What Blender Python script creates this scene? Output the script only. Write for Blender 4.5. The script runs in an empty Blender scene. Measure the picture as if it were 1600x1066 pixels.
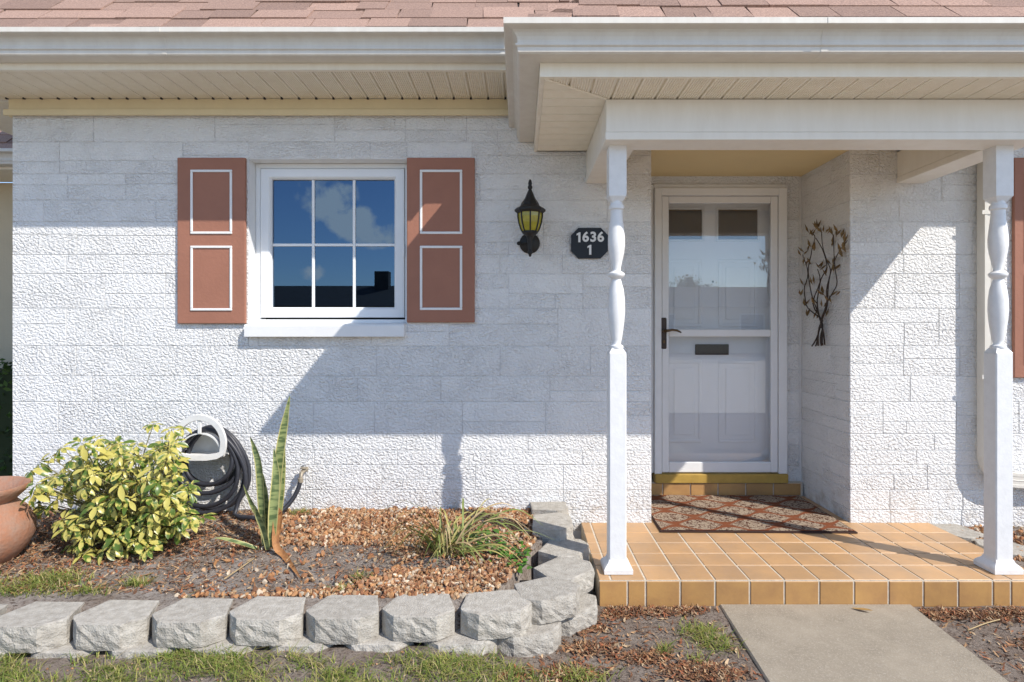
import bpy, bmesh, math, random
import numpy as np
from mathutils import Vector, Matrix, Euler
R = math.radians
scene = bpy.context.scene
col = scene.collection

# ------------------------------------------------------------------ camera, sky, sun, exposure
CAMY, CAMZ, F = -3.785, 1.2, 950.0
cam = bpy.data.cameras.new('camera'); camo = bpy.data.objects.new('camera', cam); col.objects.link(camo)
camo.location = (0, CAMY, CAMZ); camo.rotation_euler = (R(90), 0, 0)
cam.sensor_width = 36; cam.lens = F / 1600 * 36
cam.shift_x = -12 / 1600; cam.shift_y = -18 / 1600
cam.clip_start = .05; cam.clip_end = 2000
scene.camera = camo

SUN = Vector((1.215, -1.0, 1.5)).normalized()
world = bpy.data.worlds.new('World'); scene.world = world; world.use_nodes = True
wn = world.node_tree; wn.nodes.clear()
sky = wn.nodes.new('ShaderNodeTexSky'); sky.sky_type = 'NISHITA'; sky.sun_disc = False
sky.sun_elevation = math.asin(SUN.z); sky.sun_rotation = math.atan2(SUN.x, SUN.y)
sky.ozone_density = 4.0; sky.dust_density = .3; sky.air_density = .9
tc = wn.nodes.new('ShaderNodeTexCoord')
nz = wn.nodes.new('ShaderNodeTexNoise'); nz.inputs['Scale'].default_value = 22; nz.inputs['Detail'].default_value = 7; nz.inputs['Roughness'].default_value = .6
mx = wn.nodes.new('ShaderNodeMix'); mx.data_type = 'RGBA'; mx.inputs[7].default_value = (7.5, 7.3, 7.1, 1)
bg = wn.nodes.new('ShaderNodeBackground'); bg.inputs['Strength'].default_value = .13
wo = wn.nodes.new('ShaderNodeOutputWorld')
L = wn.links.new
L(tc.outputs['Generated'], nz.inputs['Vector'])
def wmath(op, a, b=None):
    q = wn.nodes.new('ShaderNodeMath'); q.operation = op
    for i_, v in enumerate((a, b)):
        if v is None: continue
        if isinstance(v, (int, float)): q.inputs[i_].default_value = v
        else: L(v, q.inputs[i_])
    return q.outputs[0]
# scattered fair-weather clouds: soft ellipses broken up by noise
acc = None
for cx_, cy_, cz_, rx_, rz_ in ((-.315, -1, .21, .04, .04), (-.28, -1, .175, .045, .026), (-.235, -1, .155, .035, .018), (-.338, -1, .092, .02, .012), (.55, -1, .5, .2, .1), (-1.2, -.8, .55, .25, .12), (1.4, .3, .5, .3, .15), (-.6, 1, .5, .3, .14), (.9, .9, .35, .25, .1), (.05, -1, .62, .16, .08), (-1.3, .2, .9, .25, .14), (.3, .5, 1.2, .2, .2)):
    d = Vector((cx_, cy_, cz_)); l_ = d.length; d.normalize(); rx_ /= l_; rz_ /= l_
    right = d.cross(Vector((0, 0, 1))).normalized(); up_ = right.cross(d)
    def dotn(v):
        q = wn.nodes.new('ShaderNodeVectorMath'); q.operation = 'DOT_PRODUCT'; L(tc.outputs['Generated'], q.inputs[0]); q.inputs[1].default_value = v[:]; return q.outputs['Value']
    a2 = wmath('POWER', wmath('ABSOLUTE', wmath('DIVIDE', dotn(right), rx_)), 2); b2 = wmath('POWER', wmath('ABSOLUTE', wmath('DIVIDE', dotn(up_), rz_)), 2)
    e_ = wmath('MULTIPLY', wmath('MAXIMUM', wmath('SUBTRACT', 1.0, wmath('MULTIPLY', wmath('ADD', a2, b2), .45)), 0), wmath('GREATER_THAN', dotn(d), 0))
    acc = e_ if acc is None else wmath('MAXIMUM', acc, e_)
cl = wmath('MULTIPLY', wmath('ADD', wmath('MULTIPLY', acc, .9), wmath('SUBTRACT', wmath('MULTIPLY', nz.outputs['Fac'], 2.6), 1.62)), 2.2)
cl = wmath('MULTIPLY', wmath('MINIMUM', wmath('MAXIMUM', cl, 0), 1.0), wmath('MINIMUM', wmath('MULTIPLY', acc, 4), 1))
L(cl, mx.inputs[0]); L(sky.outputs[0], mx.inputs[6]); L(mx.outputs[2], bg.inputs[0]); L(bg.outputs[0], wo.inputs[0])
sl = bpy.data.lights.new('sun', 'SUN'); sl.energy = 3.1; sl.angle = R(.5); sl.color = (1, .94, .86)
so = bpy.data.objects.new('sun', sl); col.objects.link(so); so.rotation_euler = (-SUN).to_track_quat('-Z', 'Y').to_euler()
so.location = (6, -6, 9)
vs = scene.view_settings; vs.view_transform = 'Standard'; vs.look = 'None'; vs.gamma = 1; vs.use_curve_mapping = False
vs.exposure = .74

# ------------------------------------------------------------------ materials
def nodes(m):
    m.use_nodes = True
    return m.node_tree, m.node_tree.nodes['Principled BSDF']
def rgb(c): return (c[0], c[1], c[2], 1)
def mat(name, c, rough=.6, var=.12, scale=6, c2=None, bump=0, bscale=40, bdet=3, rnd=0, spec=.4, metal=0, bstrength=1, coords='pos', stretch=None, extra=None):
    """base colour c, blotches towards c2 (or darker), object-random brightness, bump"""
    m = bpy.data.materials.new(name); nt, b = nodes(m); N = nt.nodes; K = nt.links.new
    b.inputs['Roughness'].default_value = rough; b.inputs['Specular IOR Level'].default_value = spec; b.inputs['Metallic'].default_value = metal
    g = N.new('ShaderNodeNewGeometry'); vec = g.outputs['Position']
    if coords == 'obj':
        t = N.new('ShaderNodeTexCoord'); vec = t.outputs['Object']
    if stretch:
        s = N.new('ShaderNodeMapping'); s.inputs['Scale'].default_value = stretch; K(vec, s.inputs[0]); vec = s.outputs[0]
    n = N.new('ShaderNodeTexNoise'); n.inputs['Scale'].default_value = scale; n.inputs['Detail'].default_value = 6; n.inputs['Roughness'].default_value = .65
    K(vec, n.inputs['Vector'])
    r = N.new('ShaderNodeMapRange'); r.inputs[1].default_value = .35; r.inputs[2].default_value = .68; K(n.outputs['Fac'], r.inputs[0])
    mixn = N.new('ShaderNodeMix'); mixn.data_type = 'RGBA'
    cc = c2 if c2 else tuple(v * (1 - var) for v in c)
    mixn.inputs[6].default_value = rgb(c); mixn.inputs[7].default_value = rgb(cc); K(r.outputs[0], mixn.inputs[0])
    out = mixn.outputs[2]
    if rnd:
        oi = N.new('ShaderNodeObjectInfo'); mr = N.new('ShaderNodeMapRange'); mr.inputs[3].default_value = 1 - rnd; mr.inputs[4].default_value = 1 + rnd
        K(oi.outputs['Random'], mr.inputs[0])
        v = N.new('ShaderNodeVectorMath'); v.operation = 'SCALE'; K(out, v.inputs[0]); K(mr.outputs[0], v.inputs['Scale']); out = v.outputs[0]
    K(out, b.inputs['Base Color'])
    if bump:
        n2 = N.new('ShaderNodeTexNoise'); n2.inputs['Scale'].default_value = bscale; n2.inputs['Detail'].default_value = bdet; K(vec, n2.inputs['Vector'])
        bp = N.new('ShaderNodeBump'); bp.inputs['Distance'].default_value = bump; bp.inputs['Strength'].default_value = bstrength
        K(n2.outputs['Fac'], bp.inputs['Height']); K(bp.outputs[0], b.inputs['Normal'])
    return m

def attr_mat(name, rough=.7, bump=0, bscale=200, spec=.3, transl=0):
    m = bpy.data.materials.new(name); nt, b = nodes(m); N = nt.nodes; K = nt.links.new
    a = N.new('ShaderNodeAttribute'); a.attribute_name = 'tint'; K(a.outputs['Color'], b.inputs['Base Color'])
    b.inputs['Roughness'].default_value = rough; b.inputs['Specular IOR Level'].default_value = spec
    if bump:
        g = N.new('ShaderNodeNewGeometry'); n2 = N.new('ShaderNodeTexNoise'); n2.inputs['Scale'].default_value = bscale; K(g.outputs['Position'], n2.inputs['Vector'])
        bp = N.new('ShaderNodeBump'); bp.inputs['Distance'].default_value = bump; K(n2.outputs['Fac'], bp.inputs['Height']); K(bp.outputs[0], b.inputs['Normal'])
    if transl:
        tr = N.new('ShaderNodeBsdfTranslucent'); K(a.outputs['Color'], tr.inputs['Color'])
        ms = N.new('ShaderNodeMixShader'); ms.inputs[0].default_value = transl
        K(b.outputs[0], ms.inputs[1]); K(tr.outputs[0], ms.inputs[2]); K(ms.outputs[0], N['Material Output'].inputs['Surface'])
    return m

def stucco_mat():
    m = bpy.data.materials.new('white_rough_block_paint'); nt, b = nodes(m); N = nt.nodes; K = nt.links.new
    b.inputs['Roughness'].default_value = .75; b.inputs['Specular IOR Level'].default_value = .25
    g = N.new('ShaderNodeNewGeometry'); pos = g.outputs['Position']
    oi = N.new('ShaderNodeObjectInfo')
    off = N.new('ShaderNodeVectorMath'); off.operation = 'SCALE'; off.inputs['Scale'].default_value = 37.0
    cmb = N.new('ShaderNodeCombineXYZ'); K(oi.outputs['Random'], cmb.inputs[0]); K(oi.outputs['Random'], cmb.inputs[2]); K(cmb.outputs[0], off.inputs[0])
    ad = N.new('ShaderNodeVectorMath'); ad.operation = 'ADD'; K(pos, ad.inputs[0]); K(off.outputs[0], ad.inputs[1])
    mpg = N.new('ShaderNodeMapping'); mpg.inputs['Rotation'].default_value = (0, R(35), 0); mpg.inputs['Scale'].default_value = (1, 1, 1.35); K(ad.outputs[0], mpg.inputs[0])
    n1 = N.new('ShaderNodeTexNoise'); n1.inputs['Scale'].default_value = 58; n1.inputs['Detail'].default_value = 2.8; n1.inputs['Roughness'].default_value = .5; n1.inputs['Distortion'].default_value = .45
    K(mpg.outputs[0], n1.inputs['Vector'])
    sm = N.new('ShaderNodeMapRange'); sm.inputs[1].default_value = .34; sm.inputs[2].default_value = .60; K(n1.outputs['Fac'], sm.inputs[0])
    # per-block roughness amount: some blocks are almost smooth
    bp = N.new('ShaderNodeBump'); bp.inputs['Distance'].default_value = .0095
    st = N.new('ShaderNodeMapRange'); st.inputs[3].default_value = .7; st.inputs[4].default_value = 1.0; K(oi.outputs['Random'], st.inputs[0]); 
    n6 = N.new('ShaderNodeTexNoise'); n6.inputs['Scale'].default_value = 6.5; n6.inputs['Detail'].default_value = 2; K(ad.outputs[0], n6.inputs['Vector'])
    r6 = N.new('ShaderNodeMapRange'); r6.inputs[1].default_value = .36; r6.inputs[2].default_value = .64; r6.inputs[3].default_value = .74; r6.inputs[4].default_value = 1.0; K(n6.outputs['Fac'], r6.inputs[0])
    m6 = N.new('ShaderNodeMath'); m6.operation = 'MULTIPLY'; K(st.outputs[0], m6.inputs[0]); K(r6.outputs[0], m6.inputs[1]); K(m6.outputs[0], bp.inputs['Strength'])
    n5 = N.new('ShaderNodeTexNoise'); n5.inputs['Scale'].default_value = 110; n5.inputs['Detail'].default_value = 3; K(pos, n5.inputs['Vector'])
    hm = N.new('ShaderNodeMath'); hm.operation = 'MULTIPLY_ADD'; hm.inputs[1].default_value = .12; K(n5.outputs['Fac'], hm.inputs[0]); K(sm.outputs[0], hm.inputs[2])
    K(hm.outputs[0], bp.inputs['Height']); K(bp.outputs[0], b.inputs['Normal'])
    # sparse grime in pits, faint
    n2 = N.new('ShaderNodeTexNoise'); n2.inputs['Scale'].default_value = 2.2; n2.inputs['Detail'].default_value = 4; K(pos, n2.inputs['Vector'])
    n3 = N.new('ShaderNodeTexNoise'); n3.inputs['Scale'].default_value = 60; n3.inputs['Detail'].default_value = 3; K(mpg.outputs[0], n3.inputs['Vector'])
    a = N.new('ShaderNodeMath'); a.operation = 'MULTIPLY'; 
    ra = N.new('ShaderNodeMapRange'); ra.inputs[1].default_value = .5; ra.inputs[2].default_value = .75; K(n2.outputs['Fac'], ra.inputs[0])
    rb = N.new('ShaderNodeMapRange'); rb.inputs[1].default_value = .66; rb.inputs[2].default_value = .72; K(n3.outputs['Fac'], rb.inputs[0])
    K(ra.outputs[0], a.inputs[0]); K(rb.outputs[0], a.inputs[1])
    mixn = N.new('ShaderNodeMix'); mixn.data_type = 'RGBA'; mixn.inputs[6].default_value = (.81, .805, .79, 1); mixn.inputs[7].default_value = (.36, .34, .31, 1)
    K(a.outputs[0], mixn.inputs[0])
    # splashed soil low on the wall, uneven
    sx = N.new('ShaderNodeSeparateXYZ'); K(pos, sx.inputs[0]); n7 = N.new('ShaderNodeTexNoise'); n7.inputs['Scale'].default_value = 14; n7.inputs['Detail'].default_value = 6; K(pos, n7.inputs['Vector'])
    z7 = N.new('ShaderNodeMapRange'); z7.inputs[1].default_value = .30; z7.inputs[2].default_value = .04; K(sx.outputs[2], z7.inputs[0])
    q7 = N.new('ShaderNodeMath'); q7.operation = 'MULTIPLY'; r7 = N.new('ShaderNodeMapRange'); r7.inputs[1].default_value = .48; r7.inputs[2].default_value = .75; r7.inputs[4].default_value = .75; K(n7.outputs['Fac'], r7.inputs[0]); K(z7.outputs[0], q7.inputs[0]); K(r7.outputs[0], q7.inputs[1])
    mix7 = N.new('ShaderNodeMix'); mix7.data_type = 'RGBA'; K(q7.outputs[0], mix7.inputs[0]); K(mixn.outputs[2], mix7.inputs[6]); mix7.inputs[7].default_value = (.50, .42, .33, 1); K(mix7.outputs[2], b.inputs['Base Color'])
    return m

def glass_mat(name, refl_col, refl, tint):
    m = bpy.data.materials.new(name); nt, b = nodes(m); N = nt.nodes; K = nt.links.new
    gl = N.new('ShaderNodeBsdfGlossy'); gl.inputs['Roughness'].default_value = .0; gl.inputs['Color'].default_value = rgb(refl_col)
    tr = N.new('ShaderNodeBsdfTransparent'); tr.inputs['Color'].default_value = rgb(tint)
    lw = N.new('ShaderNodeLayerWeight'); lw.inputs['Blend'].default_value = .3
    mr = N.new('ShaderNodeMapRange'); mr.inputs[3].default_value = refl; mr.inputs[4].default_value = .9; K(lw.outputs['Fresnel'], mr.inputs[0])
    ms = N.new('ShaderNodeMixShader'); K(mr.outputs[0], ms.inputs[0]); K(tr.outputs[0], ms.inputs[1]); K(gl.outputs[0], ms.inputs[2])
    K(ms.outputs[0], N['Material Output'].inputs['Surface'])
    return m

M = {}
M['stucco'] = stucco_mat()
M['mortar'] = mat('painted_mortar', (.78, .77, .75), .8, .1, 20, bump=.002, bscale=150)
M['white'] = mat('white_gloss_paint', (.80, .80, .79), .38, .05, 9, bump=.0006, bscale=60)
M['vinyl'] = mat('white_vinyl', (.82, .83, .83), .3, .03, 4)
M['cream'] = mat('cream_painted_metal', (.90, .85, .73), .42, .08, 5, stretch=(3.5, 3.5, .8), c2=(.85, .79, .66), bump=.0008, bscale=14)
M['gutter'] = mat('cream_gutter_paint', (.70, .67, .60), .36, .07, 4, stretch=(3.5, 3.5, .8), c2=(.64, .60, .53), bump=.0012, bscale=9)
M['beam'] = mat('white_beam_cladding', (.84, .81, .74), .45, .05, 4, stretch=(3.5, 3.5, .8), c2=(.79, .755, .68), bump=.001, bscale=10)
M['ceiling'] = mat('bounce_tinted_cream_ceiling', (.80, .64, .35), .6, .04, 3)  # cream ceiling, yellow bounce light from the tiles put into its colour
M['frieze'] = mat('bounce_tinted_frieze', (.78, .66, .42), .55, .08, 6)  # yellow of the bounced light is painted into the frieze colour
M['brown'] = mat('brown_shutter_paint', (.35, .155, .10), .62, .1, 5, bump=.0016, bscale=45)
M['post'] = mat('white_post_paint', (.80, .80, .79), .45, .08, 25, bump=.0008, bscale=70)
M['doorwhite'] = mat('bright_white_door_paint', (.88, .88, .88), .45, .03, 4)
M['sill'] = mat('ochre_threshold_paint', (.48, .31, .07), .4, .2, 15)
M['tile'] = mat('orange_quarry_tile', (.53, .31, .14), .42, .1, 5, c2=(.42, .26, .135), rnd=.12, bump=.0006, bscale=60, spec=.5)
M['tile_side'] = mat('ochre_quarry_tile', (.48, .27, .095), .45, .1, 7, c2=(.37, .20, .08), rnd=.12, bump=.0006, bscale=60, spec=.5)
M['grout'] = mat('pale_grout', (.68, .60, .48), .85, .25, 30, bump=.002, bscale=200)
M['iron'] = mat('black_iron', (.018, .017, .016), .5, .3, 30, bump=.001, bscale=120)
M['bronze'] = mat('aged_bronze', (.16, .10, .05), .4, .4, 60, metal=.7)
M['darkbronze'] = mat('dark_bronze', (.07, .05, .04), .45, .3, 60, metal=.5)
M['leafmetal'] = mat('gilded_metal_leaf', (.26, .17, .07), .5, .5, 50, metal=.3)
M['plate'] = mat('black_plaque', (.012, .012, .014), .35, .2, 30)
M['letter'] = mat('white_lettering', (.8, .8, .78), .5, .05, 30)
M['hose'] = mat('dark_rubber_hose', (.035, .036, .045), .42, .2, 40)
M['plastic'] = mat('white_weathered_plastic', (.80, .79, .76), .45, .1, 18)
M['brass'] = mat('dull_brass', (.42, .36, .27), .5, .3, 80, metal=.4)
M['concrete'] = mat('path_concrete', (.335, .29, .225), .85, .14, 90, c2=(.275, .235, .185), bump=.0015, bscale=240)
M['blockstone'] = mat('grey_concrete_block', (.48, .45, .395), .92, .3, 30, c2=(.33, .30, .255), bump=.006, bscale=130, bdet=7, rnd=.07)
M['terracotta'] = mat('terracotta', (.38, .165, .09), .85, .3, 11, c2=(.33, .22, .165), bump=.004, bscale=60, bdet=6)
M['dark'] = mat('dark_interior', (.05, .05, .055), .9)
M['beige'] = mat('beige_stucco', (.62, .52, .36), .85, .06, 4, bump=.002, bscale=60)
M['darkroof'] = mat('dark_roof_shingles', (.06, .055, .05), .9, .3, 4)
M['shingle'] = mat('terracotta_asphalt_shingle', (.42, .275, .21), .95, .25, 120, c2=(.22, .14, .11), rnd=.22, bump=.003, bscale=220)
M['flashing'] = mat('dark_roof_felt', (.05, .04, .04), .9)
M['bark'] = mat('grey_brown_bark', (.16, .11, .07), .9, .3, 20, bump=.006, bscale=40)
M['stem'] = mat('pale_woody_stem', (.22, .20, .09), .8, .3, 40)
M['pane'] = glass_mat('dark_window_glass', (.45, .68, 1.0), .15, (.25, .3, .3))
M['stormglass'] = glass_mat('storm_door_glass', (.97, .98, 1.0), .05, (.99, .99, .99))
M['amber'] = mat('amber_lamp_glass', (.42, .36, .03), .12, .3, 40, spec=.6)
M['chips'] = attr_mat('tinted_litter', .85, .001, 300)
M['pebbles'] = attr_mat('tinted_pebbles', .7, .001, 250)
M['blades'] = attr_mat('tinted_blades', .55, transl=.3)
def uv_node(N): 
    t = N.new('ShaderNodeUVMap'); s = N.new('ShaderNodeSeparateXYZ'); return t, s
def leaf_mat():
    m = bpy.data.materials.new('variegated_leaf'); nt, b = nodes(m); N = nt.nodes; K = nt.links.new
    b.inputs['Roughness'].default_value = .32
    t = N.new('ShaderNodeTexCoord'); oi = N.new('ShaderNodeObjectInfo')
    cmb = N.new('ShaderNodeCombineXYZ'); K(oi.outputs['Random'], cmb.inputs[0]); sc = N.new('ShaderNodeVectorMath'); sc.operation = 'SCALE'; sc.inputs['Scale'].default_value = 50; K(cmb.outputs[0], sc.inputs[0])
    ad = N.new('ShaderNodeVectorMath'); ad.operation = 'ADD'; K(t.outputs['Object'], ad.inputs[0]); K(sc.outputs[0], ad.inputs[1])
    n = N.new('ShaderNodeTexNoise'); n.inputs['Scale'].default_value = 26; n.inputs['Detail'].default_value = 2; K(ad.outputs[0], n.inputs['Vector'])
    o2 = N.new('ShaderNodeMath'); o2.operation = 'MULTIPLY_ADD'; o2.inputs[1].default_value = .34; K(oi.outputs['Random'], o2.inputs[0]); K(n.outputs['Fac'], o2.inputs[2])
    r = N.new('ShaderNodeMapRange'); r.inputs[1].default_value = .565; r.inputs[2].default_value = .66; K(o2.outputs[0], r.inputs[0])
    mixn = N.new('ShaderNodeMix'); mixn.data_type = 'RGBA'; mixn.inputs[6].default_value = (.11, .18, .03, 1); mixn.inputs[7].default_value = (.60, .53, .14, 1)
    K(r.outputs[0], mixn.inputs[0]); K(mixn.outputs[2], b.inputs['Base Color'])
    tr = N.new('ShaderNodeBsdfTranslucent'); K(mixn.outputs[2], tr.inputs['Color'])
    ms = N.new('ShaderNodeMixShader'); ms.inputs[0].default_value = .28
    K(b.outputs[0], ms.inputs[1]); K(tr.outputs[0], ms.inputs[2]); K(ms.outputs[0], N['Material Output'].inputs['Surface'])
    return m
M['leaf'] = leaf_mat()
def snake_mat():
    m = bpy.data.materials.new('snake_plant_leaf'); nt, b = nodes(m); N = nt.nodes; K = nt.links.new
    b.inputs['Roughness'].default_value = .42
    t = N.new('ShaderNodeUVMap'); s = N.new('ShaderNodeSeparateXYZ'); K(t.outputs[0], s.inputs[0])
    g = N.new('ShaderNodeNewGeometry')
    mpg = N.new('ShaderNodeMapping'); mpg.inputs['Scale'].default_value = (14, 14, 70); K(g.outputs['Position'], mpg.inputs[0])
    n = N.new('ShaderNodeTexNoise'); n.inputs['Scale'].default_value = 1; n.inputs['Detail'].default_value = 3; K(mpg.outputs[0], n.inputs['Vector'])
    r = N.new('ShaderNodeMapRange'); r.inputs[1].default_value = .45; r.inputs[2].default_value = .58; K(n.outputs['Fac'], r.inputs[0])
    a = N.new('ShaderNodeMix'); a.data_type = 'RGBA'; a.inputs[6].default_value = (.25, .29, .11, 1); a.inputs[7].default_value = (.085, .125, .045, 1); K(r.outputs[0], a.inputs[0])
    d = N.new('ShaderNodeMath'); d.operation = 'SUBTRACT'; d.inputs[1].default_value = .5; K(s.outputs[0], d.inputs[0])
    e = N.new('ShaderNodeMath'); e.operation = 'ABSOLUTE'; K(d.outputs[0], e.inputs[0])
    r2 = N.new('ShaderNodeMapRange'); r2.inputs[1].default_value = .37; r2.inputs[2].default_value = .43; K(e.outputs[0], r2.inputs[0])
    c = N.new('ShaderNodeMix'); c.data_type = 'RGBA'; K(r2.outputs[0], c.inputs[0]); K(a.outputs[2], c.inputs[6]); c.inputs[7].default_value = (.50, .45, .18, 1)
    K(c.outputs[2], b.inputs['Base Color'])
    return m
M['snake'] = snake_mat()
M['dryleaf'] = mat('dry_brown_leaf', (.42, .20, .07), .7, .4, 40, c2=(.24, .10, .04))
def mat_mat():
    m = bpy.data.materials.new('patterned_mat_pile'); nt, b = nodes(m); N = nt.nodes; K = nt.links.new
    b.inputs['Roughness'].default_value = .95; b.inputs['Specular IOR Level'].default_value = .1
    t = N.new('ShaderNodeTexCoord'); s = N.new('ShaderNodeSeparateXYZ'); K(t.outputs['Object'], s.inputs[0])
    def mth(op, a, b_=None, c=None):
        q = N.new('ShaderNodeMath'); q.operation = op
        for i, v in enumerate((a, b_, c)):
            if v is None: continue
            if isinstance(v, (int, float)): q.inputs[i].default_value = v
            else: K(v, q.inputs[i])
        return q.outputs[0]
    # ogee trellis: cos(x)+cos(y) zero-set with wobble
    cx = mth('COSINE', mth('MULTIPLY', s.outputs[0], 2 * math.pi / .31)); cy = mth('COSINE', mth('MULTIPLY', s.outputs[1], 2 * math.pi / .29))
    cxx = mth('MULTIPLY', mth('MULTIPLY', cx, mth('MULTIPLY', cx, cx)), .25)
    d = mth('ABSOLUTE', mth('SUBTRACT', mth('ADD', mth('ADD', cx, cy), .0), cxx))
    rl = N.new('ShaderNodeMapRange'); rl.inputs[1].default_value = .24; rl.inputs[2].default_value = .36; K(d, rl.inputs[0])
    v = N.new('ShaderNodeTexVoronoi'); v.inputs['Scale'].default_value = 62; K(t.outputs['Object'], v.inputs['Vector'])
    nn = N.new('ShaderNodeTexNoise'); nn.inputs['Scale'].default_value = 48; nn.inputs['Detail'].default_value = 2; nn.inputs['Distortion'].default_value = 1.5; K(t.outputs['Object'], nn.inputs['Vector'])
    rv = N.new('ShaderNodeMapRange'); rv.inputs[1].default_value = .43; rv.inputs[2].default_value = .50; K(nn.outputs['Fac'], rv.inputs[0])
    a = N.new('ShaderNodeMix'); a.data_type = 'RGBA'; a.inputs[6].default_value = (.085, .03, .018, 1); a.inputs[7].default_value = (.37, .29, .21, 1); K(rv.outputs[0], a.inputs[0])
    c = N.new('ShaderNodeMix'); c.data_type = 'RGBA'; c.inputs[6].default_value = (.21, .07, .032, 1); K(a.outputs[2], c.inputs[7]); K(rl.outputs[0], c.inputs[0])
    K(c.outputs[2], b.inputs['Base Color'])
    n = N.new('ShaderNodeTexNoise'); n.inputs['Scale'].default_value = 300; K(t.outputs['Object'], n.inputs['Vector'])
    bp = N.new('ShaderNodeBump'); bp.inputs['Distance'].default_value = .004; K(n.outputs['Fac'], bp.inputs['Height']); K(bp.outputs[0], b.inputs['Normal'])
    return m
M['mat'] = mat_mat()
M['matedge'] = mat('dark_mat_binding', (.045, .02, .014), .9, .2, 60)
def soil_mat(name, ca, cb, cc, bump=.012, s1=9, s2=70):
    m = bpy.data.materials.new(name); nt, b = nodes(m); N = nt.nodes; K = nt.links.new
    b.inputs['Roughness'].default_value = .95; b.inputs['Specular IOR Level'].default_value = .15
    g = N.new('ShaderNodeNewGeometry'); pos = g.outputs['Position']
    def noise(s, d, lo, hi):
        n = N.new('ShaderNodeTexNoise'); n.inputs['Scale'].default_value = s; n.inputs['Detail'].default_value = d; n.inputs['Roughness'].default_value = .7; K(pos, n.inputs['Vector'])
        r = N.new('ShaderNodeMapRange'); r.inputs[1].default_value = lo; r.inputs[2].default_value = hi; K(n.outputs['Fac'], r.inputs[0]); return r.outputs[0], n
    f1, _ = noise(s1, 8, .35, .65); f2, n2 = noise(s2, 6, .50, .66)
    a = N.new('ShaderNodeMix'); a.data_type = 'RGBA'; a.inputs[6].default_value = rgb(ca); a.inputs[7].default_value = rgb(cb); K(f1, a.inputs[0])
    c = N.new('ShaderNodeMix'); c.data_type = 'RGBA'; K(a.outputs[2], c.inputs[6]); c.inputs[7].default_value = rgb(cc); K(f2, c.inputs[0])
    K(c.outputs[2], b.inputs['Base Color'])
    bp = N.new('ShaderNodeBump'); bp.inputs['Distance'].default_value = bump; K(n2.outputs['Fac'], bp.inputs['Height']); K(bp.outputs[0], b.inputs['Normal'])
    return m
M['ground'] = soil_mat('sandy_soil', (.29, .245, .205), (.19, .145, .115), (.085, .06, .045))
M['concrete'] = soil_mat('path_concrete', (.355, .305, .235), (.275, .235, .18), (.42, .37, .30), .0025, 5, 160)
M['bed'] = soil_mat('grey_bed_soil', (.36, .32, .285), (.20, .155, .12), (.075, .05, .035))

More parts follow.
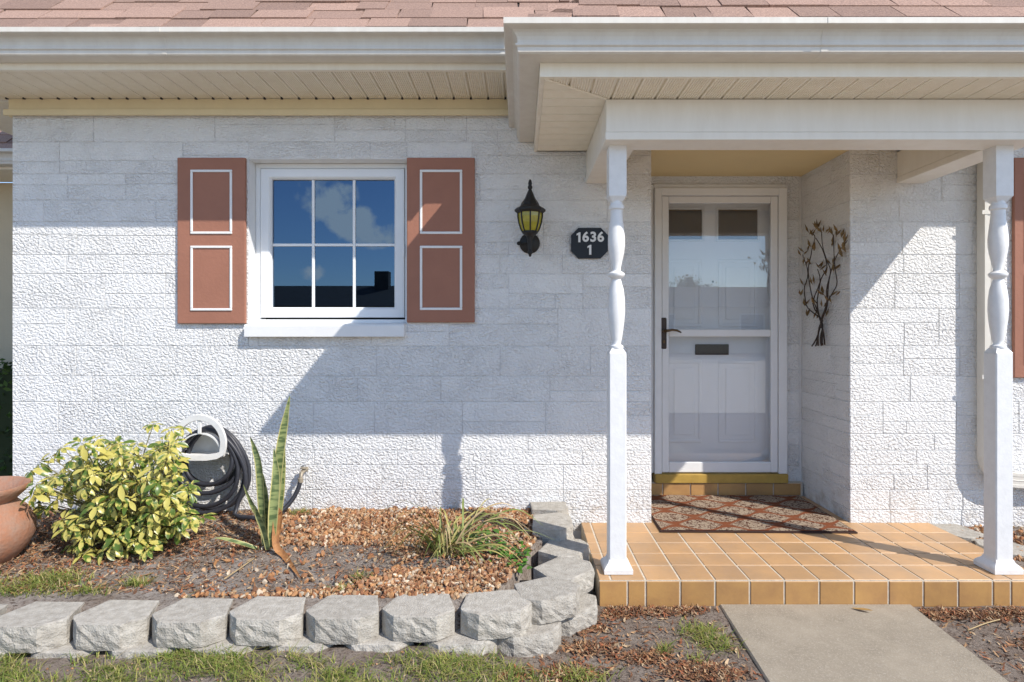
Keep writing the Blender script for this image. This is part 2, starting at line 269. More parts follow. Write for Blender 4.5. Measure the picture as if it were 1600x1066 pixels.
# ------------------------------------------------------------------ mesh helpers
class MB:
    def __init__(s): s.v = []; s.f = []; s.uv = {}; s.t = {}
    def add(s, vs_, fs_, tint=None):
        o = len(s.v); s.v += [tuple(p) for p in vs_]; s.f += [tuple(i + o for i in f) for f in fs_]
        if tint is not None:
            for i in range(o, len(s.v)): s.t[i] = tint
        return o
    def box(s, x0, x1, y0, y1, z0, z1):
        s.add([(x0, y0, z0), (x1, y0, z0), (x1, y1, z0), (x0, y1, z0), (x0, y0, z1), (x1, y0, z1), (x1, y1, z1), (x0, y1, z1)],
              [(3, 2, 1, 0), (4, 5, 6, 7), (0, 1, 5, 4), (1, 2, 6, 5), (2, 3, 7, 6), (3, 0, 4, 7)]); return s
    def cbox(s, x0, x1, y0, y1, z0, z1, c=.004):
        """box with every edge chamfered"""
        bm = bmesh.new(); bmesh.ops.create_cube(bm, size=1)
        for v in bm.verts: v.co = ((x0 + x1) / 2 + v.co.x * (x1 - x0), (y0 + y1) / 2 + v.co.y * (y1 - y0), (z0 + z1) / 2 + v.co.z * (z1 - z0))
        bmesh.ops.bevel(bm, geom=bm.edges[:], offset=c, segments=1, affect='EDGES', profile=.5)
        s.bm(bm); return s
    def bm(s, bm):
        bm.verts.index_update(); s.add([v.co[:] for v in bm.verts], [[v.index for v in f.verts] for f in bm.faces]); bm.free(); return s
    def slab(s, axis, sgn, a0, a1, b0, b1, back, front, c):
        """piece with a chamfered face: axis 'x','y','z' the face looks along, a/b its two other axes in order"""
        vs_ = []
        for d, i in ((back, 0), (front - (front - back) * min(1, c / max(1e-6, abs(front - back))), 0), (front, c)):
            for p, q in ((a0 + i, b0 + i), (a1 - i, b0 + i), (a1 - i, b1 - i), (a0 + i, b1 - i)):
                vs_.append({'x': (d, p, q), 'y': (p, d, q), 'z': (p, q, d)}[axis])
        fs_ = [(8, 9, 10, 11)]
        for l in (0, 4):
            for k in range(4): fs_.append((l + k, l + (k + 1) % 4, l + 4 + (k + 1) % 4, l + 4 + k))
        fs_.append((3, 2, 1, 0)); s.add(vs_, fs_); return s
    def lathe(s, prof, c=(0, 0, 0), n=24, cap=True):
        vs_ = []; fs_ = []
        for r_, z in prof:
            for k in range(n): a = 2 * math.pi * k / n; vs_.append((c[0] + r_ * math.cos(a), c[1] + r_ * math.sin(a), c[2] + z))
        m = len(prof)
        for i in range(m - 1):
            for k in range(n): fs_.append((i * n + k, i * n + (k + 1) % n, (i + 1) * n + (k + 1) % n, (i + 1) * n + k))
        if cap: fs_ += [tuple(range(n - 1, -1, -1)), tuple((m - 1) * n + k for k in range(n))]
        s.add(vs_, fs_); return s
    def tube(s, pts, r, n=8, cap=True):
        pts = [Vector(p) for p in pts]; m = len(pts); rr = r if isinstance(r, (list, tuple)) else [r] * m
        vs_ = []; fs_ = []; up = None
        for i, p in enumerate(pts):
            t = (pts[min(i + 1, m - 1)] - pts[max(i - 1, 0)]).normalized()
            if up is None: up = t.orthogonal().normalized()
            up = (up - t * up.dot(t)).normalized(); w = t.cross(up)
            for k in range(n): a = 2 * math.pi * k / n; vs_.append(p + (up * math.cos(a) + w * math.sin(a)) * rr[i])
        for i in range(m - 1):
            for k in range(n): fs_.append((i * n + k, i * n + (k + 1) % n, (i + 1) * n + (k + 1) % n, (i + 1) * n + k))
        if cap: fs_ += [tuple(range(n - 1, -1, -1)), tuple((m - 1) * n + k for k in range(n))]
        s.add(vs_, fs_); return s
    def prism(s, poly, d0, d1, axis='y'):
        n = len(poly); mk = {'y': lambda p, d: (p[0], d, p[1]), 'x': lambda p, d: (d, p[0], p[1]), 'z': lambda p, d: (p[0], p[1], d)}[axis]
        s.add([mk(p, d0) for p in poly] + [mk(p, d1) for p in poly],
              [tuple(range(n)), tuple(range(2 * n - 1, n - 1, -1))] + [(k, k + n, (k + 1) % n + n, (k + 1) % n) for k in range(n)]); return s
    def sweep(s, path, prof, closed=True):
        """profile (outward offset, z) swept along an XY polyline with mitres; outward = right of travel"""
        n = len(path); m = len(prof); vs_ = []
        for i in range(n):
            d = []
            if i > 0: d.append((Vector(path[i]) - Vector(path[i - 1])).normalized())
            if i < n - 1: d.append((Vector(path[i + 1]) - Vector(path[i])).normalized())
            nn = [Vector((q.y, -q.x)) for q in d]; o = nn[0] if len(nn) == 1 else (nn[0] + nn[1]) / (1 + nn[0].dot(nn[1]))
            for a, z in prof: vs_.append((path[i][0] + o.x * a, path[i][1] + o.y * a, z))
        fs_ = []
        for i in range(n - 1):
            for k in range(m if closed else m - 1): fs_.append((i * m + k, i * m + (k + 1) % m, (i + 1) * m + (k + 1) % m, (i + 1) * m + k))
        if closed: fs_ += [tuple(range(m)), tuple(range(n * m - 1, (n - 1) * m - 1, -1))]
        s.add(vs_, fs_); return s
    def mesh(s, name, mt, origin=(0, 0, 0), smooth=False):
        me = bpy.data.meshes.new(name); ox, oy, oz = origin
        me.from_pydata([(x - ox, y - oy, z - oz) for x, y, z in s.v], [], s.f)
        if s.t:
            at = me.color_attributes.new('tint', 'FLOAT_COLOR', 'POINT')
            buf = np.ones((len(s.v), 4), dtype=np.float32)
            for i, c in s.t.items(): buf[i, :3] = c
            at.data.foreach_set('color', buf.ravel())
        if s.uv:
            ul = me.uv_layers.new(name='UVMap')
            for lp in me.loops: ul.data[lp.index].uv = s.uv.get(lp.vertex_index, (0, 0))
        me.materials.append(mt); 
        bm = bmesh.new(); bm.from_mesh(me); bmesh.ops.recalc_face_normals(bm, faces=bm.faces[:]); bm.to_mesh(me); bm.free()
        if smooth is True: me.shade_smooth()
        elif smooth:
            me.shade_smooth()
            try: me.set_sharp_from_angle(angle=R(smooth))
            except Exception: pass
        return me
    def build(s, name, mt, parent=None, origin=None, smooth=False):
        o_ = origin if origin else (WP[parent.name] if parent else (0, 0, 0))
        return link(name, s.mesh(name, M[mt] if isinstance(mt, str) else mt, o_, smooth), parent, o_)
WP = {}
def link(name, me, parent, wpos, rot=None, scale=None):
    o = bpy.data.objects.new(name, me); col.objects.link(o)
    pw = WP[parent.name] if parent else (0, 0, 0)
    o.parent = parent; o.location = tuple(a - b for a, b in zip(wpos, pw)); WP[o.name] = tuple(wpos)
    if rot is not None: o.rotation_euler = rot
    if scale is not None: o.scale = scale
    return o
def thing(name, label, cat, loc=(0, 0, 0), group=None):
    o = bpy.data.objects.new(name, None); col.objects.link(o); o.location = loc; WP[o.name] = tuple(loc); o.empty_display_size = .1
    return tag(o, label, cat, group)
def tag(o, label=None, cat=None, group=None, kind=None):
    if label: o['label'] = label
    if cat: o['category'] = cat
    if group: o['group'] = group
    if kind: o['kind'] = kind
    return o
def part(name, mt, parent, *boxes, c=0):
    m = MB()
    for b in boxes: m.cbox(*b, c=c) if c else m.box(*b)
    return m.build(name, mt, parent)
def wx(px): return (px - 812) / 251.0
def wz(py): return CAMZ + (515 - py) / 251.0
def gp(px, py, z=0.0):
    S = (py - 515) / (CAMZ - z); return ((px - 812) / S, F / S + CAMY, z)
def dp(px, py, Y):
    S = F / (Y - CAMY); return ((px - 812) / S, Y, CAMZ + (515 - py) / S)
def fbm(x, y, seed=0):
    return (math.sin(x * 7.1 + seed) * math.cos(y * 6.3 - seed * 1.3) + .5 * math.sin(x * 17.3 + y * 13.7 + seed * 2.1) + .3 * math.sin(x * 31 - y * 37 + seed)) / 1.8

# ------------------------------------------------------------------ ground, path, bed
rng = random.Random(11)
def ground_h(x, y):
    h = -.128 + .006 * fbm(x * 1.3, y * 1.3, 2)
    if -2.9 < x < .1: h += .066 * max(0, min(1, (-1.36 - y) / .03 + 1.0)) * max(0, min(1, (.1 - x) / .4)) * max(0, min(1, (y + 2.6) / .9))
    return h
def axis_pts(lo, hi, step, far):
    a = list(np.arange(lo, hi + 1e-6, step)); d = step; p = []; q = []
    x = lo
    while x > -far: d *= 1.6; x -= d; p.append(x)
    d = step; x = hi
    while x < far: d *= 1.6; x += d; q.append(x)
    return p[::-1] + a + q
gx = axis_pts(-3.4, 3.4, .04, 400); gy = axis_pts(-2.6, .2, .04, 400)
mg = MB(); mg.add([(x, y, ground_h(x, y) if abs(x) < 4 and -3 < y < 1 else -.13) for y in gy for x in gx],
                  [(j * len(gx) + i, j * len(gx) + i + 1, (j + 1) * len(gx) + i + 1, (j + 1) * len(gx) + i) for j in range(len(gy) - 1) for i in range(len(gx) - 1)])
g = mg.build('ground', 'ground', smooth=True); tag(g, 'sandy grey soil ground in front of the house', 'ground', kind='structure')
# concrete path
m = MB(); p0 = gp(1124, 944.5, -.116); p1 = gp(1424, 944.5, -.116); q0 = gp(1201, 1066, -.116); q1 = gp(1580, 1066, -.116)
def ext(a, b, y): t = (y - a[1]) / (b[1] - a[1]); return (a[0] + (b[0] - a[0]) * t, y)
yb, yj = -.868, -1.56
a_, b_ = ext(p0, q0, yb), ext(p1, q1, yb); c_, d_ = ext(p1, q1, yj), ext(p0, q0, yj)
pth = thing('path', 'pale concrete garden path leading to the tiled porch', 'path', (0, 0, 0)); pth['kind'] = 'structure'
def slabpoly(poly, z0, z1, ins=.006):
    mm = MB(); cx = sum(p[0] for p in poly) / 4; cy = sum(p[1] for p in poly) / 4
    top = [(p[0] + (ins if p[0] < cx else -ins), p[1] + (ins if p[1] < cy else -ins)) for p in poly]
    mm.add([(p[0], p[1], z0) for p in poly] + [(p[0], p[1], z1 - ins) for p in poly] + [(p[0], p[1], z1) for p in top],
           [(0, 1, 2, 3), (8, 9, 10, 11)] + [(i, (i + 1) % 4, 4 + (i + 1) % 4, 4 + i) for i in range(4)] + [(4 + i, 4 + (i + 1) % 4, 8 + (i + 1) % 4, 8 + i) for i in range(4)])
    return mm
slabpoly([a_, b_, c_, d_], -.22, -.116).build('slab', 'concrete', pth)
yk = -3.2; e_, f_ = ext(p1, q1, yk), ext(p0, q0, yk)
slabpoly([(d_[0], d_[1] - .012), (c_[0], c_[1] - .012), e_, f_], -.22, -.117).build('slab', 'concrete', pth)

m = MB(); m.box(-40, 40, -24, -4.6, -.3, -.121); tag(m.build('bounce_slab', mat('pale_bounce_slab', (.56, .50, .41), .85, .12, 3)), 'added pale slab behind the camera bouncing light onto the soffits', 'bounce_slab', kind='structure')  # added pale ground sheet behind the camera, bounces light up to the soffits
# garden bed soil
def bed_h(x, y): return .048 + .030 * min(1, max(0, (y + 1.1) / 1.1)) + .007 * fbm(x * 2, y * 2, 5) + .004 * fbm(x * 7, y * 6, 1)
def bed_front(x):
    if x < -.3: return -1.30 + .053 * -x * -1 * -1 * 0 - .0
    return -1.30 + 1.05 * ((x + .3) / .45) ** 2 if x < .15 else -.25
bx = list(np.arange(-3.9, .1301, .03)); m = MB(); NV = 44
for x in bx:
    f0 = max(-1.30, min(-.55, bed_front(x)))
    for j in range(NV):
        y = f0 + (0.0 - f0) * j / (NV - 1); m.v.append((x, y, bed_h(x, y) if j else -.12))
m.f += [(i * NV + j, (i + 1) * NV + j, (i + 1) * NV + j + 1, i * NV + j + 1) for i in range(len(bx) - 1) for j in range(NV - 1)]
tag(m.build('garden_bed', 'bed', smooth=True), 'raised bed of grey soil against the house wall', 'soil', kind='structure')
# small bed beside the porch
m = MB(); xs = list(np.arange(2.6, 4.6, .05)); ys = list(np.arange(-.9, .01, .05))
m.add([(x, y, -.03 + .008 * fbm(x * 2, y * 2, 3)) for y in ys for x in xs], [(j * len(xs) + i, j * len(xs) + i + 1, (j + 1) * len(xs) + i + 1, (j + 1) * len(xs) + i) for j in range(len(ys) - 1) for i in range(len(xs) - 1)])
tag(m.build('side_bed', 'bed', smooth=True), 'gravel covered soil bed beside the porch end', 'soil', kind='structure')

# ------------------------------------------------------------------ HOUSE
house = thing('house', 'white painted block house with brown shutters and a tiled front porch', 'house', (0, 0, 0))
XL, XD0, XD1, XR = -3.16, .82, 2.056, 4.6
WX0, WX1, WZ0, WZ1 = -1.689, -.701, 1.232, 2.262
YB = .0055; YD = .655; ZT = 2.62; ZB = -.2
w = MB()
w.box(XL + .01, WX0, YB, .26, ZB, ZT); w.box(WX0, WX1, YB, .26, ZB, WZ0); w.box(WX0, WX1, YB, .26, WZ1, ZT); w.box(WX1, XD0 - YB, YB, .26, ZB, ZT)
w.box(XD0 - .25, XD0 - YB, .26, YD + YB, ZB, ZT)
w.box(XD1 + YB, XR, YB, .26, ZB, ZT); w.box(XD1 + YB, XD1 + .25, .26, YD + YB, ZB, ZT)
w.box(XL + .01, XL + .25, .26, 4, ZB, ZT)
w.box(XD0 - .25, .965, YD + YB + .001, YD + .2, ZB, ZT); w.box(1.94, XD1 + .25, YD + YB + .001, YD + .2, ZB, ZT); w.box(.965, 1.94, YD + YB + .001, YD + .2, 2.235, ZT)
wall = w.build('wall', 'mortar', house)
# dark room behind the window, closed
m = MB(); m.box(XL + .26, XD0 - .26, .262, 3.4, -.1, 2.615); m.f = [f for k, f in enumerate(m.f) if k != 2]
m.build('room_interior', 'dark', house)
br = random.Random(5)
BANDS = [184, 222, 272, 313, 347, 398, 428, 482, 541, 588, 628, 678, 704, 727, 766, 797, 830]
def rects(u0, u1, scale=1.0, lo=.33, hi=.78):
    """random ashlar on a strip: list of (u0,u1,z0,z1)"""
    out = []
    for i in range(len(BANDS) - 1):
        zt, zb = wz(BANDS[i]), wz(BANDS[i + 1]); 
        if i == 0: zt = 2.545
        x = u0
        while x < u1 - 1e-6:
            wd = br.uniform(lo, hi) * scale
            if x == u0: wd *= br.uniform(.35, 1)
            e = x + wd
            if u1 - e < .16: e = u1
            h = zt - zb
            if h > .14 and br.random() < .5:
                zs = zb + h * br.choice([.38, .42, .58, .62])
                out += [(x, e, zs, zt)]
                if e - x > .45 and br.random() < .4:
                    k = x + (e - x) * br.uniform(.3, .7); out += [(x, k, zb, zs), (k, e, zb, zs)]
                else: out += [(x, e, zb, zs)]
            else: out.append((x, e, zb, zt))
            x = e
    return out
def cut(r_, h):
    x0, x1, z0, z1 = r_; a0, a1, b0, b1 = h
    if x1 <= a0 or x0 >= a1 or z1 <= b0 or z0 >= b1: return [r_]
    o = []
    if x0 < a0: o.append((x0, a0, z0, z1))
    if x1 > a1: o.append((a1, x1, z0, z1))
    xa, xb = max(x0, a0), min(x1, a1)
    if z0 < b0: o.append((xa, xb, z0, b0))
    if z1 > b1: o.append((xa, xb, b1, z1))
    return [q for q in o if q[1] - q[0] > .02 and q[3] - q[2] > .012]
J = .0014; nblk = 0
def block(axis, r_, back, front):
    m = MB(); a0, a1, b0, b1 = r_; a0 += J; a1 -= J; b0 += J; b1 -= J
    m.slab(axis, 1, a0, a1, b0, b1, back, front + br.uniform(-.0008, .0008), .0025)
    c = {'y': ((a0 + a1) / 2, back, b0), 'x': (back, (a0 + a1) / 2, b0)}[axis]
    m.build('block', 'stucco', wall, origin=c)
for r_ in rects(XL, XD0):
    for q in cut(r_, (WX0, WX1, WZ0, WZ1)): block('y', q, YB + .001, 0)
for r_ in rects(XD1, XR): block('y', r_, YB + .001, 0)
for r_ in rects(.001, YD - .004, 1, .4, .5): block('x', r_, XD1 + YB + .001, XD1)
for r_ in rects(.001, YD - .004, 1, .4, .5): block('x', r_, XD0 - YB - .001, XD0)
for i in range(0, len(BANDS) - 1):
    za, zb = wz(BANDS[i + 1]), min(2.5, wz(BANDS[i]))
    if za > 2.33: continue
    za += J; zb -= J
    if zb - za > .02:
        m = MB(); m.slab('y', 1, 1.945, XD1 - .014, za, zb, YD + YB + .002, YD, .004); m.build('block', 'stucco', wall, origin=(2, YD, za))
m = MB(); m.slab('y', 1, XD0 + .02, 1.94, 2.26, 2.33, YD + YB + .002, YD, .004); m.build('block', 'stucco', wall, origin=(1.4, YD, 2.26))

# ---- window
win = MB(); YW = .10
fx0, fx1, fz0, fz1 = WX0 + .002, WX1 - .002, WZ0 + .002, WZ1 - .002
fw = .03
win.cbox(fx0, fx0 + fw, YW, YW + .08, fz0, fz1, c=.003).cbox(fx1 - fw, fx1, YW, YW + .08, fz0, fz1, c=.003).cbox(fx0 + fw, fx1 - fw, YW, YW + .08, fz0, fz0 + fw, c=.003).cbox(fx0 + fw, fx1 - fw, YW, YW + .08, fz1 - fw, fz1, c=.003)
window = win.build('window', 'vinyl', house)
sx0, sx1, sz0, sz1 = fx0 + fw + .003, fx1 - fw - .003, fz0 + fw + .012, fz1 - fw - .003
m = MB(); sw = .066
def ring(m, x0, x1, z0, z1, w_, y0, y1, c):
    # mitred ring with a bevelled inner lip
    pr = [(0, y1), (0, y0 + c), (c, y0), (w_ - .014, y0), (w_ - .008, y0 + .006), (w_, y0 + .018), (w_, y1)]
    cs = [(x0, z0, 1, 1), (x1, z0, -1, 1), (x1, z1, -1, -1), (x0, z1, 1, -1)]; n = len(pr)
    vs_ = [(x + sx * o, y, z + sz * o) for x, z, sx, sz in cs for o, y in pr]
    m.add(vs_, [(i * n + k, i * n + (k + 1) % n, ((i + 1) % 4) * n + (k + 1) % n, ((i + 1) % 4) * n + k) for i in range(4) for k in range(n)])
ring(m, sx0, sx1, sz0, sz1, sw, YW - .008, YW + .07, .004); m.build('sash', 'vinyl', window)
gx0, gx1, gz0, gz1 = sx0 + sw, sx1 - sw, sz0 + sw, sz1 - sw
YG = YW + .022
cols_ = [gx0, gx0 + (gx1 - gx0) * .333, gx0 + (gx1 - gx0) * .667, gx1]; rows_ = [gz0, gz0 + (gz1 - gz0) * .49, gz1]
mw = .0085
for k in (1, 2): part('muntin', 'vinyl', window, (cols_[k] - mw, cols_[k] + mw, YG - .004, YG + .02, gz0 + .001, gz1 - .001), c=.002)
for k in range(3):
    a = cols_[k] + (mw if k else 0) + .0005; b = cols_[k + 1] - (mw if k < 2 else 0) - .0005
    part('muntin', 'vinyl', window, (a, b, YG - .003, YG + .019, rows_[1] - mw, rows_[1] + mw), c=.002)
    for r_ in range(2):
        z0 = rows_[r_] + (mw if r_ else 0); z1 = rows_[r_ + 1] - (0 if r_ else mw)
        part('pane', 'pane', window, (a + .001, b - .001, YG + .006, YG + .012, z0 + .001, z1 - .001))
part('latch', 'vinyl', window, (sx1 - .012, sx1 + .002, YW - .018, YW - .009, 1.66, 1.74), c=.003)
# sill
m = MB(); m.prism([(-.052, 1.156), (-.052, 1.222), (-.045, 1.231), (YW - .001, 1.243), (YW - .001, 1.156)], -1.692, -.712, 'x'); m.build('window_sill', 'white', house)
# painted reveal lining
m = MB(); t_ = .006
m.box(WX0 - .001, WX0 + t_ - .005, .002, .2, WZ0, WZ1); m.box(WX0, WX1, .002, .2, WZ1 - .001, WZ1 + .003); m.build('window_reveal', 'white', house)

# ---- shutters
def shutter(x0, x1, z0, z1, panels):
    m = MB(); m.cbox(x0, x1, -.024, -.0015, z0, z1, c=.004); s = m.build('shutter', 'brown', house, origin=((x0 + x1) / 2, 0, z0))
    for a0, a1, b0, b1 in panels:
        f = MB(); w_ = .0075
        ring2 = [(a0, b0), (a1, b0), (a1, b1), (a0, b1)]
        for (x_, X_, z_, Z_) in ((a0 - w_, a1 + w_, b0 - w_, b0 + w_), (a0 - w_, a1 + w_, b1 - w_, b1 + w_), (a0 - w_, a0 + w_, b0 + w_ + .0005, b1 - w_ - .0005), (a1 - w_, a1 + w_, b0 + w_ + .0005, b1 - w_ - .0005)):
            f.cbox(x_, X_, -.031, -.0235, z_, Z_, c=.0025)
        f.build('moulding', 'white', s, origin=(a0, -.03, b0))
shutter(wx(280), wx(387) - .004, wz(506), wz(248), [(wx(303), wx(364), wz(365), wz(269)), (wx(303), wx(364), wz(484), wz(387))])
shutter(wx(636.5), wx(742), wz(504), wz(248), [(wx(659), wx(721), wz(365), wz(269)), (wx(659), wx(721), wz(483), wz(387))])
shutter(3.06, 3.50, wz(590), wz(248), [(3.13, 3.42, wz(409), wz(274)), (3.13, 3.42, wz(567), wz(430))])

# ---- eaves: frieze, soffit, fascia, gutters
ZS = 2.626
GP = [(0, 0), (.088, 0), (.096, .006), (.098, .024), (.106, .030), (.106, .037), (.098, .042), (.097, .055), (.101, .068), (.110, .082), (.120, .090), (.150, .094), (.155, .097), (.155, .121), (.150, .124), (.143, .121), (.143, .100), (.112, .096), (.092, .06), (.09, .007), (.004, .007), (.004, .118), (0, .118)]
def gutter(path, zb, name='gutter'):
    m = MB(); m.sweep(path, [(o, zb + z) for o, z in GP]); return m.build(name, 'gutter', house)
def main_eave(x0, x1, left_corner):
    D = .455
    # frieze board + lower trim on the wall
    part('frieze_board', 'frieze', house, (x0 + (.54 if left_corner else 0), x1, -.028, .012, 2.548, ZS - .001), c=.002)
    part('frieze_trim', 'frieze', house, (x0 + (.52 if left_corner else 0), x1, -.045, -.0285, 2.52, 2.558), c=.003)
    # soffit panels, each with a folded seam
    pw = .106; x = x0; k = 0
    while x < x1 - .01:
        e = min(x + pw, x1); m = MB()
        pr = [(x, ZS), (x + .003, ZS), (x + .006, ZS + .014), (x + .012, ZS + .014), (x + .015, ZS)]
        for q in range(1, 8): 
            u = x + .015 + (e - x - .015) * q / 8; pr += [(u - .0035, ZS), (u - .001, ZS + .005), (u + .001, ZS + .005), (u + .0035, ZS)]
        pr += [(e - .0006, ZS), (e - .0006, ZS + .018), (x, ZS + .018)]
        pr = [pr[0]] + [p for p in pr[1:] if p[0] >= x]
        m.prism(pr, -D + .022, -.004, 'y'); sp_ = m.build('soffit_panel', 'cream', house, origin=(x, 0, ZS)); part('seam_gap_shade', 'flashing', sp_, (x + .001, x + .013, -.042, -.0285, ZS - .006, ZS + .004)); x = e; k += 1  # dark boxes stand in for the shade inside the open seam ends
    part('soffit_trim', 'cream', house, (x0, x1, -D + .001, -D + .026, ZS - .004, ZS - .001))
    part('fascia', 'cream', house, (x0, x1, -D, -D + .02, ZS - .0005, 2.80))
main_eave(-3.70, -.068 + .14, True); main_eave(2.86, 4.7, False)
gutter([(-3.70, -.4565), (-.035, -.4565)], 2.658); gutter([(2.96, -.4565), (4.7, -.4565)], 2.658)
for x in (-1.9, 3.6): m = MB(); m.sweep([(x, -.4565), (x + .022, -.4565)], [(o + .002 * (o > .05), 2.658 + z * 1.004 - .001) for o, z in GP]); m.build('gutter_seam', 'gutter', house)
# left end return of the eave
part('side_fascia', 'cream', house, (-3.722, -3.701, -.47, 4, ZS - .0005, 2.80)); part('side_soffit', 'cream', house, (-3.70, XL + .0, .02, 4, ZS, ZS + .01))
part('side_frieze', 'frieze', house, (XL - .03, XL + .005, .014, 4, 2.53, ZS - .001))

PX0, PX1, PD = .088, 2.836, 1.125      # porch fascia lines
ZP = 2.306; HB0, HB1 = .414, 2.508; HD = .87
gutter([(PX0, -.002), (PX0, -PD), (PX1, -PD), (PX1, -.002)], 2.366, 'porch_gutter')
m = MB(); m.sweep([(PX0 + .001, -.003), (PX0 + .001, -PD + .001), (PX1 - .001, -PD + .001), (PX1 - .001, -.003)], [(0, ZP), (0, 2.484), (-.02, 2.484), (-.02, ZP)]); m.build('porch_fascia', 'cream', house)
m = MB(); m.sweep([(1.27, -PD), (1.30, -PD)], [(o + .002 * (o > .05), 2.366 + z * 1.004 - .001) for o, z in GP]); m.build('gutter_seam', 'gutter', house)
def sof_panel(poly_fn, u0, u1, axis):
    m = MB(); x = u0; e = u1
    pr = [(x, ZP), (x + .003, ZP), (x + .006, ZP + .012), (x + .012, ZP + .012), (x + .015, ZP)]
    for q in range(1, 8):
        u = x + .015 + (e - x - .015) * q / 8; pr += [(u - .0035, ZP), (u - .001, ZP + .004), (u + .001, ZP + .004), (u + .0035, ZP)]
    pr += [(e - .0006, ZP), (e - .0006, ZP + .016), (x, ZP + .016)]
    n = len(pr); vs_ = []
    for end in (0, 1):
        for u, z in pr:
            d = poly_fn(u)[end]; vs_.append((u, d, z) if axis == 'x' else (d, u, z))
    m.add(vs_, [tuple(range(n)), tuple(range(2 * n - 1, n - 1, -1))] + [(k, k + n, (k + 1) % n + n, (k + 1) % n) for k in range(n)])
    m.build('porch_soffit_panel', 'cream', house, origin=(vs_[0][0], vs_[0][1], ZP))
ins = .022
kx = (HB0 - PX0 - ins) / (PD - HD - ins)
def frontp(u):
    lo = -PD + ins; hi = -HD + .05
    if u < HB0: hi = lo + max(.002, (u - PX0 - ins) / kx)
    if u > HB1: hi = lo + max(.002, (PX1 - ins - u) / kx)
    return lo, min(hi, -HD + .05)
u = PX0 + ins
while u < PX1 - ins - .01: e = min(u + .106, PX1 - ins); sof_panel(frontp, u, e, 'x'); u = e
def leftp(v):
    lo = PX0 + ins; hi = HB0 + (.05 if v > -HD + .06 else -.001)
    if v < -HD: hi = lo + max(.002, (v + PD - ins) * kx)
    return lo, min(hi, HB0 + .05)
def rightp(v):
    a, b = leftp(v); return PX1 - ins, PX1 - (b - PX0)
v = -PD + ins + .012
while v < -.02: e = min(v + .106, -.006); sof_panel(leftp, v, e, 'y'); sof_panel(rightp, v, e, 'y'); v = e
# soffit mitre strip and edge trims
m = MB(); m.tube([(PX0 + ins, -PD + ins, ZP - .001), (HB0, -HD, ZP - .001)], .005, 6); m.build('soffit_mitre_strip', 'cream', house)
m = MB(); m.tube([(PX1 - ins, -PD + ins, ZP - .001), (HB1, -HD, ZP - .001)], .005, 6); m.build('soffit_mitre_strip', 'cream', house)
# header beams
m = MB(); m.cbox(HB0, HB1, -HD, -HD + .16, 2.146, ZP - .0015, c=.003).cbox(HB0 - .004, HB1 + .004, -HD - .006, -HD + .164, 2.108, 2.1455, c=.003); m.build('porch_header', 'beam', house)
for a, b in ((HB0, HB0 + .16), (HB1 - .16, HB1)):
    m = MB(); m.cbox(a, b, -HD + .1645, -.001, 2.146, ZP - .0015, c=.003).cbox(a - .004, b + .004, -HD + .1645, -.001, 2.109, 2.1455, c=.003); m.build('porch_side_beam', 'beam', house)
part('porch_ceiling', 'ceiling', house, (HB0 + .161, HB1 - .161, -HD + .161, .0, 2.318, 2.34), (XD0 - .005, XD1 + .005, .0, YD + .01, 2.3185, 2.341))

# ---- posts
def post(x, y):
    b = .043; root = MB()
    root.cbox(x - b, x + b, y - b, y + b, .04, 1.085, c=.005)
    p = root.build('porch_post', 'post', house, origin=(x, y, 0))
    sq = MB()
    def sqring(hs):  # square/round transition, list of (half, z)
        vs_ = []; fs_ = []
        for i, (h_, z_) in enumerate(hs):
            vs_ += [(x - h_, y - h_, z_), (x + h_, y - h_, z_), (x + h_, y + h_, z_), (x - h_, y + h_, z_)]
        for i in range(len(hs) - 1): fs_ += [(i * 4 + k, i * 4 + (k + 1) % 4, i * 4 + 4 + (k + 1) % 4, i * 4 + 4 + k) for k in range(4)]
        fs_ += [(3, 2, 1, 0), tuple(len(vs_) - 4 + k for k in range(4))]; return vs_, fs_
    sq.add(*sqring([(.042, 1.084), (.025, 1.11)])); sq.build('post_shoulder', 'post', p); sq = MB(); sq.add(*sqring([(.025, 1.834), (.043, 1.86), (.043, 2.109)])); sq.build('post_block', 'post', p)
    prof = [(.028, 1.10), (.040, 1.104), (.044, 1.112), (.041, 1.12), (.030, 1.124), (.027, 1.13), (.033, 1.15), (.041, 1.19), (.050, 1.25), (.054, 1.30), (.052, 1.35), (.045, 1.40), (.034, 1.43), (.028, 1.449), (.034, 1.456), (.046, 1.463), (.052, 1.472), (.051, 1.480), (.040, 1.486), (.027, 1.493), (.027, 1.505), (.036, 1.54), (.047, 1.58), (.053, 1.62), (.053, 1.655), (.048, 1.70), (.042, 1.74), (.038, 1.775), (.038, 1.795), (.046, 1.80), (.048, 1.81), (.045, 1.82), (.038, 1.824), (.036, 1.84)]
    t = MB(); t.lathe([(r_ * .80, z) for r_, z in prof], (x, y, 0), 32); t.build('turned_shaft', 'post', p, smooth=40)
    f = MB(); f.add(*sqring([(.070, .002), (.071, .022), (.066, .032), (.048, .05), (.0435, .064)])); f.build('post_base', 'post', p)
post(.484, -.745); post(2.392, -.745)

